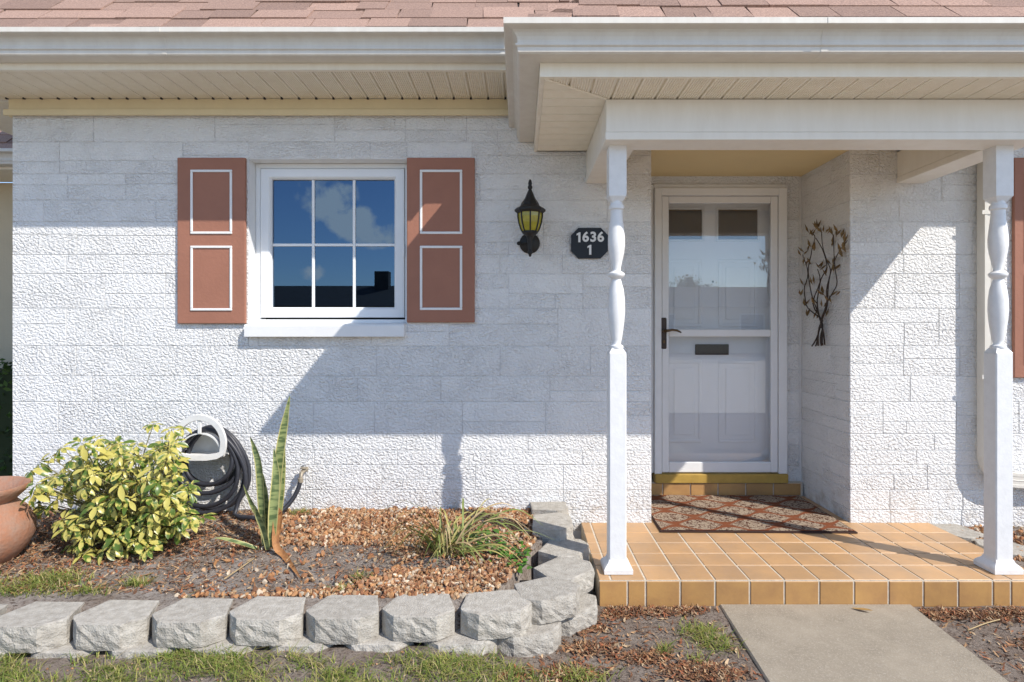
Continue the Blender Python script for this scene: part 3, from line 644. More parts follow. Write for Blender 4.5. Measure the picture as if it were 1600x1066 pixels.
# ---- roof with shingles
def roof_rows(poly_rows, parent): pass
roof = MB()
ed, ez = .50, 2.775
def slabq(m, pts, th=.03):
    n = Vector(pts[1]) - Vector(pts[0]); n = n.cross(Vector(pts[2]) - Vector(pts[0])).normalized()
    if n.z < 0: n = -n
    k = len(pts); low = [tuple(Vector(p) - n * th) for p in pts]
    m.add(list(pts) + low, [tuple(range(k)), tuple(range(2 * k - 1, k - 1, -1))] + [(i, i + k, (i + 1) % k + k, (i + 1) % k) for i in range(k)])
H = 1.5
slabq(roof, [(-3.75, -ed, ez), (4.75, -ed, ez), (4.75, -ed + H, ez + H), (-3.75, -ed + H, ez + H)])
slabq(roof, [(-3.75, -ed + H, ez + H), (4.75, -ed + H, ez + H), (4.75, 6, ez + H + .3), (-3.75, 6, ez + H + .3)])
rp = roof.build('roof', 'flashing', house)
pd, pz, px0, px1 = 1.19, 2.478, PX0 - .065, PX1 + .065
pr = MB(); HP = 1.15
slabq(pr, [(px0, -pd, pz), (px1, -pd, pz), (px1 - HP, -pd + HP, pz + HP), (px0 + HP, -pd + HP, pz + HP)])
slabq(pr, [(px0, -pd, pz), (px0 + HP, -pd + HP, pz + HP), (px0 + HP, .9, pz + HP), (px0, .0, pz)])
slabq(pr, [(px1, -pd, pz), (px1 - HP, -pd + HP, pz + HP), (px1 - HP, .9, pz + HP), (px1, .0, pz)])
pr.build('porch_roof', 'flashing', house); proof = bpy.data.objects['porch_roof']
sr = random.Random(3)
def shingles(x_lo, x_hi, D0, z0, rows, parent, hip=None):
    e = .143 / math.sqrt(2)
    for r_ in range(rows):
        x = x_lo(r_ * e) - sr.uniform(0, .2); xe = x_hi(r_ * e)
        while x < xe:
            wd = sr.uniform(.17, .33); a, b = max(x, x_lo(r_ * e)), min(x + wd - .004, xe)
            if b - a > .03:
                th = sr.choice([.006, .009, .013]); sk = sr.uniform(-.012, .012); sag = sr.uniform(-.003, .003)
                y0 = -D0 + r_ * e - .012 + sag; zz = z0 + r_ * e - .012 + sag; ln = e * 1.35
                n = Vector((0, -1, 1)).normalized(); up = Vector((0, 1, 1))
                vs_ = []
                for h_ in (.001, th):
                    for (xx, t) in ((a, 0), (b, 0), (b + sk, 1), (a + sk, 1)):
                        p = Vector((xx, y0, zz)) + up * (ln * t) + n * (h_ + .006 * (1 - t)); vs_.append(p)
                m = MB(); m.add(vs_, [(0, 1, 2, 3), (4, 5, 6, 7), (0, 1, 5, 4), (1, 2, 6, 5), (2, 3, 7, 6), (3, 0, 4, 7)])
                m.build('shingle', 'shingle', parent, origin=tuple(vs_[0]))
            x += wd
shingles(lambda t: -3.75, lambda t: .30, ed, ez, 6, rp)
shingles(lambda t: px0 + t + .004, lambda t: 2.7 - t, pd, pz, 5, proof)
# hip cap shingles
for k in range(5):
    t = .02 + k * .09; a = Vector((px0 + t, -pd + t, pz + t + .014)); up = Vector((1, 1, 1)) * .125
    m = MB(); s1 = Vector((.11, 0, -.004)); s2 = Vector((-.0, .11, -.004)); th = Vector((0, 0, .01))
    q = [a + s1, a, a + s2, a + up + s2, a + up, a + up + s1]
    m.add(q + [p + th for p in q], [(0, 1, 4, 5), (1, 2, 3, 4), (6, 7, 10, 11), (7, 8, 9, 10), (0, 1, 7, 6), (1, 2, 8, 7), (3, 4, 10, 9), (4, 5, 11, 10), (2, 3, 9, 8), (5, 0, 6, 11)])
    m.build('hip_shingle', 'shingle', proof, origin=tuple(a))

# ---- entry: door frame, storm door, entry door, threshold
YF = .60
m = MB(); ox0, ox1, oz0, oz1 = .975, 1.930, .158, 2.222
df = MB()
df.cbox(ox0, ox0 + .05, YF, YD + .12, oz0, oz1, c=.003).cbox(ox1 - .06, ox1, YF, YD + .12, oz0, oz1, c=.003).cbox(ox0 + .05, ox1 - .06, YF, YD + .12, oz1 - .055, oz1, c=.003)
dfr = df.build('door_frame', 'white', house)
part('outer_moulding', 'white', dfr, (ox0 - .03, ox0 - .0005, YF + .03, YD + .01, oz0, oz1 + .03), (ox1 + .0005, ox1 + .016, YF + .03, YD + .01, oz0, oz1 + .03), (ox0, ox1, YF + .03, YD + .01, oz1 + .0005, oz1 + .034), c=.003)
lx0, lx1, lz0, lz1 = ox0 + .053, ox1 - .063, oz0 + .008, oz1 - .058
sd = MB(); YS = YF + .008
gl0, gl1 = lx0 + .048, lx1 - .048
def dring(m, x0, x1, z0, z1, wl, wr, wb, wt, y0, y1):
    m.cbox(x0, x0 + wl, y0, y1, z0, z1, c=.005).cbox(x1 - wr, x1, y0, y1, z0, z1, c=.005).cbox(x0 + wl, x1 - wr, y0 + .0007, y1, z0, z0 + wb, c=.005).cbox(x0 + wl, x1 - wr, y0 + .0007, y1, z1 - wt, z1, c=.005)
dring(sd, lx0, lx1, lz0, lz1, .05, .05, .075, .05, YS, YS + .03)
storm = sd.build('storm_door', 'white', house)
part('mid_rail', 'white', storm, (gl0 + .0025, gl1 - .0025, YS + .001, YS + .028, 1.148, 1.2), c=.005)
part('glass_pane', 'stormglass', storm, (gl0 + .003, gl1 - .003, YS + .013, YS + .017, 1.2005, lz1 - .0505)); part('glass_pane', 'stormglass', storm, (gl0 + .003, gl1 - .003, YS + .013, YS + .017, lz0 + .0755, 1.1475))
h = MB(); hx = lx0 + .012
h.cbox(hx - .02, hx + .02, YS - .012, YS - .0005, 1.06, 1.285, c=.006)
hd = h.build('door_handle', 'darkbronze', storm)
m = MB(); m.tube([(hx, YS - .012, 1.19), (hx, YS - .045, 1.19), (hx + .02, YS - .052, 1.192), (hx + .05, YS - .052, 1.197), (hx + .085, YS - .05, 1.193), (hx + .115, YS - .046, 1.178)], [.012, .011, .010, .008, .008, .005], 10); m.build('handle_lever', 'bronze', storm, smooth=True)
m = MB(); m.cbox(hx - .009, hx + .009, YS - .02, YS - .0125, 1.10, 1.125, c=.003); m.build('lock_cylinder', 'bronze', storm)
# entry door with two top lights, raised panels
YE = .735
ed_ = MB(); ed_.box(.99, 1.91, YE, YE + .045, .165, 2.21); entry = ed_.build('entry_door', 'doorwhite', house)
for a, b in ((1.09, 1.352), (1.475, 1.765)):
    m = MB(); m.box(a, b, YE - .0035, YE - .0015, 1.87, 2.09); m.build('top_light', mat('dark_door_glass', (.035, .027, .023), .08, .2, 3, spec=.6), entry)
    f = MB()
    for q in ((a - .018, b + .018, YE - .012, YE - .001, 1.852, 1.869), (a - .018, b + .018, YE - .012, YE - .001, 2.091, 2.108), (a - .018, a - .001, YE - .012, YE - .001, 1.8695, 2.0905), (b + .001, b + .018, YE - .012, YE - .001, 1.8695, 2.0905)): f.cbox(*q, c=.003)
    f.build('light_moulding', 'white', entry)
    for z0, z1 in ((.36, .97), (1.22, 1.72)):
        f = MB()
        for q in ((a, b, YE - .007, YE - .001, z0, z0 + .022), (a, b, YE - .007, YE - .001, z1 - .022, z1), (a, a + .022, YE - .007, YE - .001, z0 + .0225, z1 - .0225), (b - .022, b, YE - .007, YE - .001, z0 + .0225, z1 - .0225)): f.cbox(*q, c=.003)
        f.cbox(a + .055, b - .055, YE - .006, YE - .001, z0 + .055, z1 - .055, c=.004); f.build('door_panel', 'doorwhite', entry)
m = MB(); a, b = dp(1086, 538, YE)[0], dp(1138, 538, YE)[0]; z0, z1 = dp(0, 554.5, YE)[2], dp(0, 538, YE)[2]
m.cbox(a, b, YE - .014, YE - .001, z0, z1, c=.003); m.cbox(a + .022, b - .022, YE - .02, YE - .0141, z0 + .02, z1 - .018, c=.002); m.build('mail_slot', 'darkbronze', entry)
m = MB(); m.lathe([(.008, 0), (.008, .004)], (0, 0, 0), 12); m.v = [(1.435 + x, YE - .001 - z, 1.555 + y) for x, y, z in m.v]; m.build('peephole', 'darkbronze', entry)
part('threshold', 'sill', house, (ox0 + .002, ox1 + .004, YF - .012, YD + .1, .093, .157), c=.004)

# ---- porch slab and tiles
porch = MB(); PXA, PXB, PDp = .378, 2.545, .87
porch.box(PXA + .004, PXB - .004, -PDp + .004, -.001, -.3, -.0035); porch.box(XD0 + .0, XD1 - .0, -.0005, YD + .05, -.3, -.0035); porch.box(XD0 + .01, XD1 - .01, YF + .008, YD + .06, -.003, .092)
pb = porch.build('porch_floor', 'grout', house)
G = .0048; tiles_cache = {}
def tile_top(x0, x1, y0, y1, z=0):
    a, b = round(x1 - x0, 3), round(y1 - y0, 3)
    if (a, b) not in tiles_cache:
        m = MB(); m.slab('z', 1, -a / 2 + G, a / 2 - G, -b / 2 + G, b / 2 - G, -.012, 0, .002); tiles_cache[(a, b)] = m.mesh('tile', M['tile'])
    link('tile', tiles_cache[(a, b)], pb, ((x0 + x1) / 2, (y0 + y1) / 2, z + sr.uniform(-.0006, .0006)))
def tile_front(x0, x1, z0, z1, y):
    a, b = round(x1 - x0, 3), round(z1 - z0, 3)
    if ('f', a, b) not in tiles_cache:
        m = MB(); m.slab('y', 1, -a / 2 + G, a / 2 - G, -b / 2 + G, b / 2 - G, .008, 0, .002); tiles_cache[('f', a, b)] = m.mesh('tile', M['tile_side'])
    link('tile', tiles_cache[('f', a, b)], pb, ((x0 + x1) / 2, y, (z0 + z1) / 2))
T = .1665
gxs = [PXA, .438, .604] + [.604 + T * k for k in range(1, 11)] + [2.36, PXB]; gxs = sorted(set(round(x, 4) for x in gxs))
gys = [-PDp, -.703, -.5365, -.37, -.2035, -.037, 0]
gys = [-PDp, -.690, -.5235, -.357, -.1905, -.001]
for i in range(len(gxs) - 1):
    if gxs[i + 1] - gxs[i] < .03: continue
    for j in range(len(gys) - 1): tile_top(gxs[i], gxs[i + 1], gys[j], gys[j + 1])
rxs = [XD0 + .002] + [.604 + T * k for k in range(2, 9)] + [XD1 - .002]
for i in range(len(rxs) - 1):
    for y in (.0, .1665, .333, .4995):
        tile_top(rxs[i], rxs[i + 1], y, min(y + .1665, YF + .006) if y < .49 else YF + .006)
fxs = [PXA, .517, .604] + [.604 + T * k for k in range(1, 11)] + [2.356, PXB]
for i in range(len(fxs) - 1): 
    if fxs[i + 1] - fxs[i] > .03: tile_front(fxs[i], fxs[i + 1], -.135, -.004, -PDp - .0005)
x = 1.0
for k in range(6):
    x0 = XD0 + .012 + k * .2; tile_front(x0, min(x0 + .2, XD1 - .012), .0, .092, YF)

# ---- downspout
m = MB()
def rect_sweep(m, pts, w_, d_):
    # pts list of (x,y,z) with bend in XZ ; section w_ in plane, d_ along y
    vs_ = []; n = len(pts)
    for i, p in enumerate(pts):
        p = Vector(p); t = (Vector(pts[min(i + 1, n - 1)]) - Vector(pts[max(i - 1, 0)])).normalized(); s_ = Vector((t.z, 0, -t.x))
        for a, b in ((-1, -1), (-.6, -1.0), (-.55, -.93), (-.1, -.93), (-.05, -1), (.05, -1), (.1, -.93), (.55, -.93), (.6, -1), (1, -1), (1, 1), (-1, 1)):
            vs_.append(p + s_ * (a * w_ / 2) + Vector((0, b * d_ / 2, 0)))
    k = 12; m.add(vs_, [(i * k + j, i * k + (j + 1) % k, (i + 1) * k + (j + 1) % k, (i + 1) * k + j) for i in range(n - 1) for j in range(k)] + [tuple(range(k)), tuple(range(n * k - 1, (n - 1) * k - 1, -1))])
xc = 2.868
pts = [(xc, -.075, 2.37), (xc, -.06, 2.2), (xc, -.06, .46)]
for k in range(1, 9): a = R(90 * k / 8); pts.append((xc + .12 * (1 - math.cos(a)), -.06, .44 - .12 * math.sin(a) + .0))
pts = pts[:-1] + [(xc + .12, -.06, .275 + .04)]
pts = [(xc, -.075, 2.37), (xc, -.06, 2.2), (xc, -.06, .42), (xc + .01, -.06, .375), (xc + .04, -.06, .32), (xc + .09, -.06, .29), (xc + .16, -.06, .28), (xc + .3, -.06, .278), (4.6, -.06, .27)]
rect_sweep(m, pts, .085, .065); ds = m.build('downspout', 'gutter', house)
for z in (.9, 1.9): part('strap', 'gutter', ds, (xc - .06, xc + .06, -.0955, -.0935, z, z + .025))

# ------------------------------------------------------------------ things on the house
# wall lamp
lx, ly = .062, -.16
lamp = thing('wall_lamp', 'black lantern wall lamp with amber glass beside the house number', 'lamp', (lx, 0, 1.65))
def lat(name, prof, mt, n=24, sm=35, c=(lx, ly, 0)): m = MB(); m.lathe(prof, c, n); return m.build(name, mt, lamp, smooth=sm)
lat('finial', [(.004, 2.094), (.009, 2.085), (.012, 2.07), (.010, 2.06), (.014, 2.052), (.014, 2.043), (.009, 2.034), (.012, 2.028), (.010, 2.02)], 'iron')
lat('lamp_cap', [(.011, 2.03), (.02, 2.01), (.03, 1.985), (.036, 1.975), (.05, 1.955), (.056, 1.94), (.062, 1.934), (.082, 1.924), (.092, 1.915), (.093, 1.905), (.084, 1.898), (.078, 1.893), (.01, 1.90)], 'iron', 8, None)
lat('glass_shade', [(.071, 1.897), (.070, 1.87), (.064, 1.835), (.053, 1.80), (.043, 1.782)], 'amber', 8, None)
for k in range(8):
    a = R(22.5 + 45 * k) - R(22.5); ca, sa = math.cos(a), math.sin(a)
    m = MB(); m.tube([(lx + ca * r_, ly + sa * r_, z) for r_, z in ((.074, 1.90), (.073, 1.87), (.067, 1.835), (.056, 1.80), (.045, 1.78))], .0042, 6); m.build('cage_bar', 'iron', lamp)
lat('lamp_cup', [(.046, 1.785), (.047, 1.775), (.036, 1.765), (.022, 1.755), (.017, 1.74), (.014, 1.70), (.012, 1.67), (.016, 1.665), (.016, 1.655), (.009, 1.648), (.008, 1.64), (.004, 1.634)], 'iron')
m = MB(); m.lathe([(.064, 0), (.064, .008), (.056, .016), (.045, .02), (.03, .028)], (0, 0, 0), 24); m.v = [(lx + x, -.002 - z, 1.735 + y) for x, y, z in m.v]; m.build('back_plate', 'iron', lamp, smooth=35)
m = MB(); m.tube([(lx, -.02, 1.735), (lx, -.07, 1.70), (lx, -.12, 1.70), (lx, ly, 1.73)], .011, 10); m.build('lamp_arm', 'iron', lamp, smooth=True)
m = MB(); m.tube([(lx + .0, -.028, 1.735), (lx - .05, -.03, 1.728), (lx - .062, -.03, 1.732)], .007, 8); m.lathe([(.004, -.012), (.013, -.006), (.013, .006), (.004, .012)], (lx - .067, -.03, 1.732), 12); m.build('set_screw', 'iron', lamp, smooth=True)

# number plaque
nx0, nx1, nz0, nz1 = wx(892), wx(950) - .003, wz(404.5), wz(357); c_ = .045
sign = thing('house_number_sign', 'black eight-sided plaque with white house number 1636 over 1', 'sign', ((nx0 + nx1) / 2, 0, nz0))
m = MB(); pl = [(nx0 + c_, nz0), (nx1 - c_, nz0), (nx1, nz0 + c_), (nx1, nz1 - c_), (nx1 - c_, nz1), (nx0 + c_, nz1), (nx0, nz1 - c_), (nx0, nz0 + c_)]
m.prism(pl, -.022, -.001, 'y'); m.build('plaque', 'plate', sign)
def text(body, size, x, z, y, sp=1.0):
    cu = bpy.data.curves.new('digits', 'FONT'); cu.body = body; cu.size = size; cu.extrude = .002; cu.align_x = 'CENTER'; cu.align_y = 'CENTER'; cu.offset = .0026; cu.space_character = sp
    o = bpy.data.objects.new('digits_tmp', cu); col.objects.link(o); bpy.context.view_layer.update()
    me = bpy.data.meshes.new_from_object(o.evaluated_get(bpy.context.evaluated_depsgraph_get())); bpy.data.objects.remove(o)
    me.transform(Matrix.Rotation(R(90), 4, 'X')); me.materials.clear(); me.materials.append(M['letter']); return me
def one_mesh():
    m = MB(); m.prism([(-.006, -.0305), (.0075, -.0305), (.0075, .0305), (-.001, .0305), (-.0165, .0215), (-.0165, .0105), (-.006, .0155)], -.002, .002, 'y'); return m.mesh('digit', M['letter'])
for ch, px, py in (('1', 905, 371), ('6', 915, 371), ('3', 927, 371), ('6', 938.5, 371), ('1', 922, 390.5)):
    link('digit', one_mesh() if ch == '1' else text(ch, .083, 0, 0, 0), sign, (wx(px) * .994, -.0245, CAMZ + (515 - py) / 252.5))

# metal tree art on the reveal wall
XA = XD1 - .03
def ap(cx, cy):
    px, py = 980 + cx / 3.552, 260 + cy / 3.552; S = (px - 812) / XA; return Vector((XA, F / S + CAMY, CAMZ + (515 - py) / S))
art = thing('metal_tree_wall_art', 'bronze metal tree sculpture with small leaves hung beside the front door', 'wall art', tuple(ap(1078, 995)))
stems = [[(1025, 998), (1058, 930), (1074, 880), (1078, 850), (1040, 815), (990, 770), (985, 690), (1000, 620), (990, 540), (978, 490)],
         [(1045, 998), (1066, 930), (1076, 880), (1078, 850), (1060, 800), (1030, 740), (1020, 650), (1005, 560), (1030, 470), (1045, 400), (1020, 365)],
         [(1062, 996), (1072, 930), (1079, 880), (1080, 850), (1060, 740), (1075, 650), (1105, 590), (1110, 540), (1095, 460), (1050, 400)],
         [(1078, 996), (1079, 930), (1081, 880), (1082, 850), (1100, 770), (1110, 690), (1125, 600), (1115, 540), (1085, 430), (1070, 340)],
         [(1092, 994), (1086, 930), (1083, 880), (1085, 850), (1110, 770), (1125, 660), (1130, 580), (1160, 520), (1200, 440), (1225, 410)],
         [(1108, 990), (1092, 930), (1085, 880), (1086, 850), (1105, 790), (1150, 700), (1168, 640), (1165, 560), (1150, 500), (1155, 380)],
         [(1070, 900), (1075, 850), (1035, 760), (1065, 640), (1060, 570)]]
def smooth_pts(pts, n=3):
    out = []
    for i in range(len(pts) - 1):
        p0, p1, p2, p3 = pts[max(i - 1, 0)], pts[i], pts[i + 1], pts[min(i + 2, len(pts) - 1)]
        for k in range(n):
            t = k / n; out.append(.5 * ((2 * p1) + (p2 - p0) * t + (2 * p0 - 5 * p1 + 4 * p2 - p3) * t * t + (3 * p1 - p0 - 3 * p2 + p3) * t ** 3))
    return out + [pts[-1]]
for i, s_ in enumerate(stems):
    m = MB(); P_ = smooth_pts([ap(*q) for q in s_]); n = len(P_)
    for k, p in enumerate(P_): p.x += .006 * math.sin(k * .9 + i) - (.004 * i % .012)
    m.tube(P_, [.0055 - .003 * k / n for k in range(n)], 6); m.build('stem', 'darkbronze', art, smooth=True)
lr = random.Random(8)
lf = MB(); lf.add([(0, 0, 0), (.010, .004, .022), (0, 0, .052), (-.010, .004, .022), (0, -.004, .024)], [(0, 1, 4), (1, 2, 4), (2, 3, 4), (3, 0, 4)])
lfm = lf.mesh('metal_leaf', M['leafmetal'])
for (cx, cy) in [(1065, 345), (1070, 352), (1095, 360), (1100, 372), (1020, 378), (1030, 390), (1150, 385), (1180, 375), (1172, 392), (1215, 425), (1200, 470), (1195, 500), (1212, 470), (990, 470), (980, 490), (1010, 445), (1035, 465), (985, 548), (1025, 550), (1060, 560), (1130, 440), (1070, 570), (1130, 540), (1165, 575), (1105, 605), (985, 665), (1030, 655), (965, 715), (1095, 715), (1140, 715), (1130, 750), (1005, 828), (1040, 842), (1105, 832), (985, 780), (1085, 780), (1050, 770)]:
    for q in range(2):
        p = ap(cx + lr.uniform(-9, 9), cy + lr.uniform(-6, 10)); p.x += lr.uniform(-.015, .008)
        link('leaf', lfm, art, tuple(p), rot=(lr.uniform(-.9, .9), lr.uniform(-.4, .4), R(90) + lr.uniform(-.6, .6)), scale=[lr.uniform(1.0, 1.5)] * 3)

# hose hanger
hc = wx(332); hh = thing('hose_hanger', 'white plastic hose hanger mounted low on the block wall', 'hose hanger', (hc, 0, .42))
m = MB(); ws = .155
arch = [(hc + ws * math.cos(R(a)), .52 + .165 * math.sin(R(a))) for a in range(-8, 189, 12)]
# flattened front rim: band swept along the arch, closed by the lower lip
rim = [(x, z) for x, z in arch] + [(hc - ws * .93, .455), (hc - ws * .7, .435), (hc - ws * .3, .425), (hc + ws * .3, .425), (hc + ws * .7, .435), (hc + ws * .93, .455)]
n = len(rim); vs_ = []
for i, (x, z) in enumerate(rim):
    a, b = Vector(rim[i - 1]), Vector(rim[(i + 1) % n]); t = (b - a).normalized(); nn = Vector((t.y, -t.x))
    for o, y in ((.008, -.148), (.006, -.166), (-.026, -.164), (-.028, -.146)): vs_.append((x + nn.x * o, y, z + nn.y * o))
m.add(vs_, [(i * 4 + k, i * 4 + (k + 1) % 4, ((i + 1) % n) * 4 + (k + 1) % 4, ((i + 1) % n) * 4 + k) for i in range(n) for k in range(4)]); m.build('front_rim', 'plastic', hh, smooth=40)
m = MB()   # saddle shell from wall to rim
sa = [(hc + .125 * math.cos(R(a)), .475 + .105 * math.sin(R(a))) for a in range(0, 181, 12)]; k = len(sa)
m.add([(x, -.003, z) for x, z in sa] + [(x, -.15, z) for x, z in sa] + [(hc + (x - hc) * .93, -.003, z - .007) for x, z in sa] + [(hc + (x - hc) * .93, -.15, z - .007) for x, z in sa],
      [(i, i + 1, k + i + 1, k + i) for i in range(k - 1)] + [(2 * k + i, 2 * k + i + 1, 3 * k + i + 1, 3 * k + i) for i in range(k - 1)] + [(k + i, k + i + 1, 3 * k + i + 1, 3 * k + i) for i in range(k - 1)]); m.build('saddle', 'plastic', hh, smooth=40)
m = MB(); m.prism([(x, z) for x, z in sa] + [(hc - .12, .43), (hc + .12, .43)], -.012, -.002, 'y'); m.build('back_plate', 'plastic', hh)
m = MB(); m.cbox(hc - .011, hc + .011, -.158, -.148, .575, .672, c=.003); m.build('centre_rib', 'plastic', hh)
m = MB(); m.cbox(hc - .13, hc + .13, -.146, -.004, .432, .442, c=.003); m.build('tray', 'plastic', hh)
# hose
P_ = []; NL = 6; bots = [.30, .235, .27, .165, .11, .10, .098, .098]; wds = [.135, .155, .16, .185, .205, .215, .22, .22]
for k in range(int((NL + .36) * 28)):
    u = k / 28; th = R(90) - 2 * math.pi * u; i_, fr = int(u), u % 1
    bot = bots[i_] * (1 - fr) + bots[i_ + 1] * fr; a = wds[i_] * (1 - fr) + wds[i_ + 1] * fr; top = .600 + .004 * math.sin(u * 5)
    z = (top + bot) / 2 + (top - bot) / 2 * math.sin(th); x = hc + .028 + .012 * math.sin(u * 3.1) + a * math.cos(th) * (1 - .22 * math.sin(th))
    y = -.035 - .09 * (.5 + .5 * math.cos(u * 2.1)) - .03 * max(0, -math.sin(th))
    P_.append(Vector((x, y, z)))
P_ += [Vector(p) for p in ((-1.70, -.16, .10), (-1.6, -.2, .092), (-1.52, -.21, .09), (-1.45, -.19, .10), (-1.40, -.15, .135), (-1.36, -.12, .19), (-1.337, -.10, .25), (-1.332, -.092, .292))]
m = MB(); m.tube(smooth_pts(P_, 2), .0135, 10); tag(m.build('garden_hose', 'hose', None, origin=(hc, -.1, .1), smooth=True), 'black rubber garden hose coiled over the white hanger', 'hose')
m = MB(); 
sp = thing('spigot', 'small brass wall tap with the black hose screwed on', 'tap', (-1.33, 0, .3))
m.tube([(-1.325, -.001, .335), (-1.325, -.05, .335), (-1.329, -.085, .325), (-1.331, -.092, .298)], [.012, .013, .013, .011], 10); m.lathe([(.02, 0), (.02, .006), (.014, .008)], (-1.325, -.06, .348), 12); m.build('tap_body', 'brass', sp, smooth=40)
m = MB(); m.lathe([(.0165, .272), (.0165, .296), (.013, .299)], (-1.331, -.092, 0), 12); m.build('hose_coupling', 'brass', sp, smooth=40)
m = MB(); m.tube([(-1.325, -.05, .348), (-1.32, -.05, .365)], .005, 8); m.tube([(-1.345, -.045, .355), (-1.31, -.055, .372), (-1.285, -.06, .392)], [.004, .007, .005], 8); m.build('tap_handle', 'plastic', sp, smooth=True)

# door mat
mt = thing('door_mat', 'brown and cream trellis patterned mat lying before the front door', 'mat', (1.42, .2, .001))
m = MB(); m.cbox(.838, 1.995, -.205, .58, .001, .010, c=.003)
me_ = m.build('binding', 'matedge', mt, origin=(1.42, .2, .001))
mm = MB(); NXm = 40; NYm = 26
mm.add([(.848 + 1.137 * i / NXm, -.195 + .765 * j / NYm, .0135 + .0016 * fbm(i * .11, j * .13, 4)) for j in range(NYm + 1) for i in range(NXm + 1)], [(j * (NXm + 1) + i, j * (NXm + 1) + i + 1, (j + 1) * (NXm + 1) + i + 1, (j + 1) * (NXm + 1) + i) for j in range(NYm) for i in range(NXm)])
mm.build('pile', 'mat', mt, origin=(1.42, .2, .001), smooth=True)
mt.rotation_euler = (0, 0, R(-1.2))

# ------------------------------------------------------------------ garden wall of concrete blocks
def stone_mesh(seed, low=False):
    r_ = random.Random(seed); Hh = .098
    out = [(-.105, 0), (-.122, .06), (-.147, .135), (-.148, .15), (-.125, .178), (-.095, .206), (-.085, .215)]
    fr = [(-.085 + .17 * k / 8, .218) for k in range(1, 8)]
    poly = out + fr + [(-x, y) for x, y in reversed(out)]; n = len(poly); L_ = 6
    m = MB()
    for l in range(L_):
        z = -Hh + Hh * l / (L_ - 1)
        for (x, y) in poly:
            j = .0042 if y > .155 else .001
            bul = (.006 * math.sin(math.pi * l / (L_ - 1)) if y > .155 else 0)
            q = 1 if 0 < l < L_ - 1 else .35
            m.v.append((x + r_.uniform(-j, j) * .6 * q, y + bul + r_.uniform(-j, j) * q, z + (r_.uniform(-.003, .003) if y > .155 else 0)))
    for l in range(L_ - 1): m.f += [(l * n + k, l * n + (k + 1) % n, (l + 1) * n + (k + 1) % n, (l + 1) * n + k) for k in range(n)]
    # top: inner ring so the top edge can be worn
    o = len(m.v); cx, cy = 0, .11
    for (x, y) in poly: m.v.append((cx + (x - cx) * .93, cy + (y - cy) * .93, .002 + r_.uniform(-.0008, .0008)))
    m.f += [((L_ - 1) * n + k, (L_ - 1) * n + (k + 1) % n, o + (k + 1) % n, o + k) for k in range(n)]
    m.f += [tuple(o + k for k in range(n)), tuple(range(n - 1, -1, -1))]
    return m.mesh('block', M['blockstone'])
stones = [stone_mesh(k) for k in range(6)]
gw = thing('garden_wall', 'low curved garden wall of grey split-face concrete blocks edging the bed', 'garden wall', (-.6, -1.3, -.12))
k = 0
def stone(x, y, ang, z=.06, sc=1):
    """x,y back-middle of the block, ang: facing, 0 = towards -Y, positive turns towards +X"""
    global k
    o = link('block', stones[k % 6], gw, (x, y, z), rot=(sr.uniform(-.012, .012), sr.uniform(-.012, .012), math.pi + R(ang) + sr.uniform(-.02, .02)), scale=(sc, 1, 1)); k += 1
for i in range(8):
    X = -.41 - .303 * i; Yb = -1.158 + .053 * (X + .41)
    stone(X, Yb, -2, .06)
    stone(X - .16, Yb - .022 + .010 * math.sin(i * 2), -2, -.041)
stone(-.125, -1.135, 12); stone(.068, -1.01, 26); stone(.135, -.80, 48); stone(.135, -.555, 68, .058)
stone(.075, -.35, 88, .12, 1.05); stone(.07, -.075, 92, .125, .72)
stone(-.25, -1.175, 5, -.041); stone(-.01, -1.11, 17, -.041); stone(.145, -.93, 38, -.041); stone(.145, -.66, 60, -.041); stone(.09, -.36, 88, .018); stone(.09, -.1, 90, .018, .72)
# edging at the far end of the porch
ew = thing('edging_wall', 'short row of concrete edging blocks beside the porch end', 'edging', (2.7, -.5, -.12))
for i, (x, y, a) in enumerate(((2.72, -.09, -80), (2.80, -.36, -70), (2.88, -.64, -75), (2.95, -.92, -80))):
    link('block', stones[(i + 2) % 6], ew, (x + .02, y, -.012), rot=(0, 0, math.pi + R(a)))

# ------------------------------------------------------------------ pot
pc = (-2.685, -.80, bed_h(-2.685, -.8) - .02)
pot = thing('terracotta_pot', 'big weathered terracotta urn with a wide flared rim beside the shrub', 'pot', pc)
m = MB(); m.lathe([(.13, 0), (.17, .02), (.22, .08), (.247, .14), (.245, .20), (.215, .26), (.18, .295), (.165, .31), (.18, .325), (.215, .36), (.225, .38), (.222, .39), (.205, .388), (.165, .34), (.15, .32), (.19, .25), (.19, .22)], pc, 40); m.build('urn_body', 'terracotta', pot, smooth=50)
m = MB(); m.lathe([(.001, .222), (.19, .222), (.19, .215)], pc, 24); m.build('potting_soil', 'bed', pot)

# ------------------------------------------------------------------ plants
def leaf_shape(ln, wd, nseg=5, fold=.25, droop=.3):
    m = MB(); 
    for i in range(nseg + 1):
        t = i / nseg; w_ = wd * .5 * (math.sin(math.pi * min(1, t ** 1.3 * .93 + .06)) ** .8); y = ln * t; z = -droop * ln * t * t
        if i == nseg: w_ = .001
        m.v += [(-w_, y, z + fold * w_), (0, y, z), (w_, y, z + fold * w_)]
    for i in range(nseg): m.f += [(i * 3, i * 3 + 1, i * 3 + 4, i * 3 + 3), (i * 3 + 1, i * 3 + 2, i * 3 + 5, i * 3 + 4)]
    return m
vr = random.Random(21)
sc_ = Vector((-2.04, -.52, .055))
shrub = thing('variegated_shrub', 'bushy shrub with yellow and green whorled leaves by the wall', 'shrub', tuple(sc_))
lv = [leaf_shape(.075, .036, 5, .35, .12).mesh('leaf', M['leaf'], smooth=True), leaf_shape(.085, .034, 5, .25, .3).mesh('leaf', M['leaf'], smooth=True), leaf_shape(.062, .034, 5, .3, .5).mesh('leaf', M['leaf'], smooth=True)]
tips = []
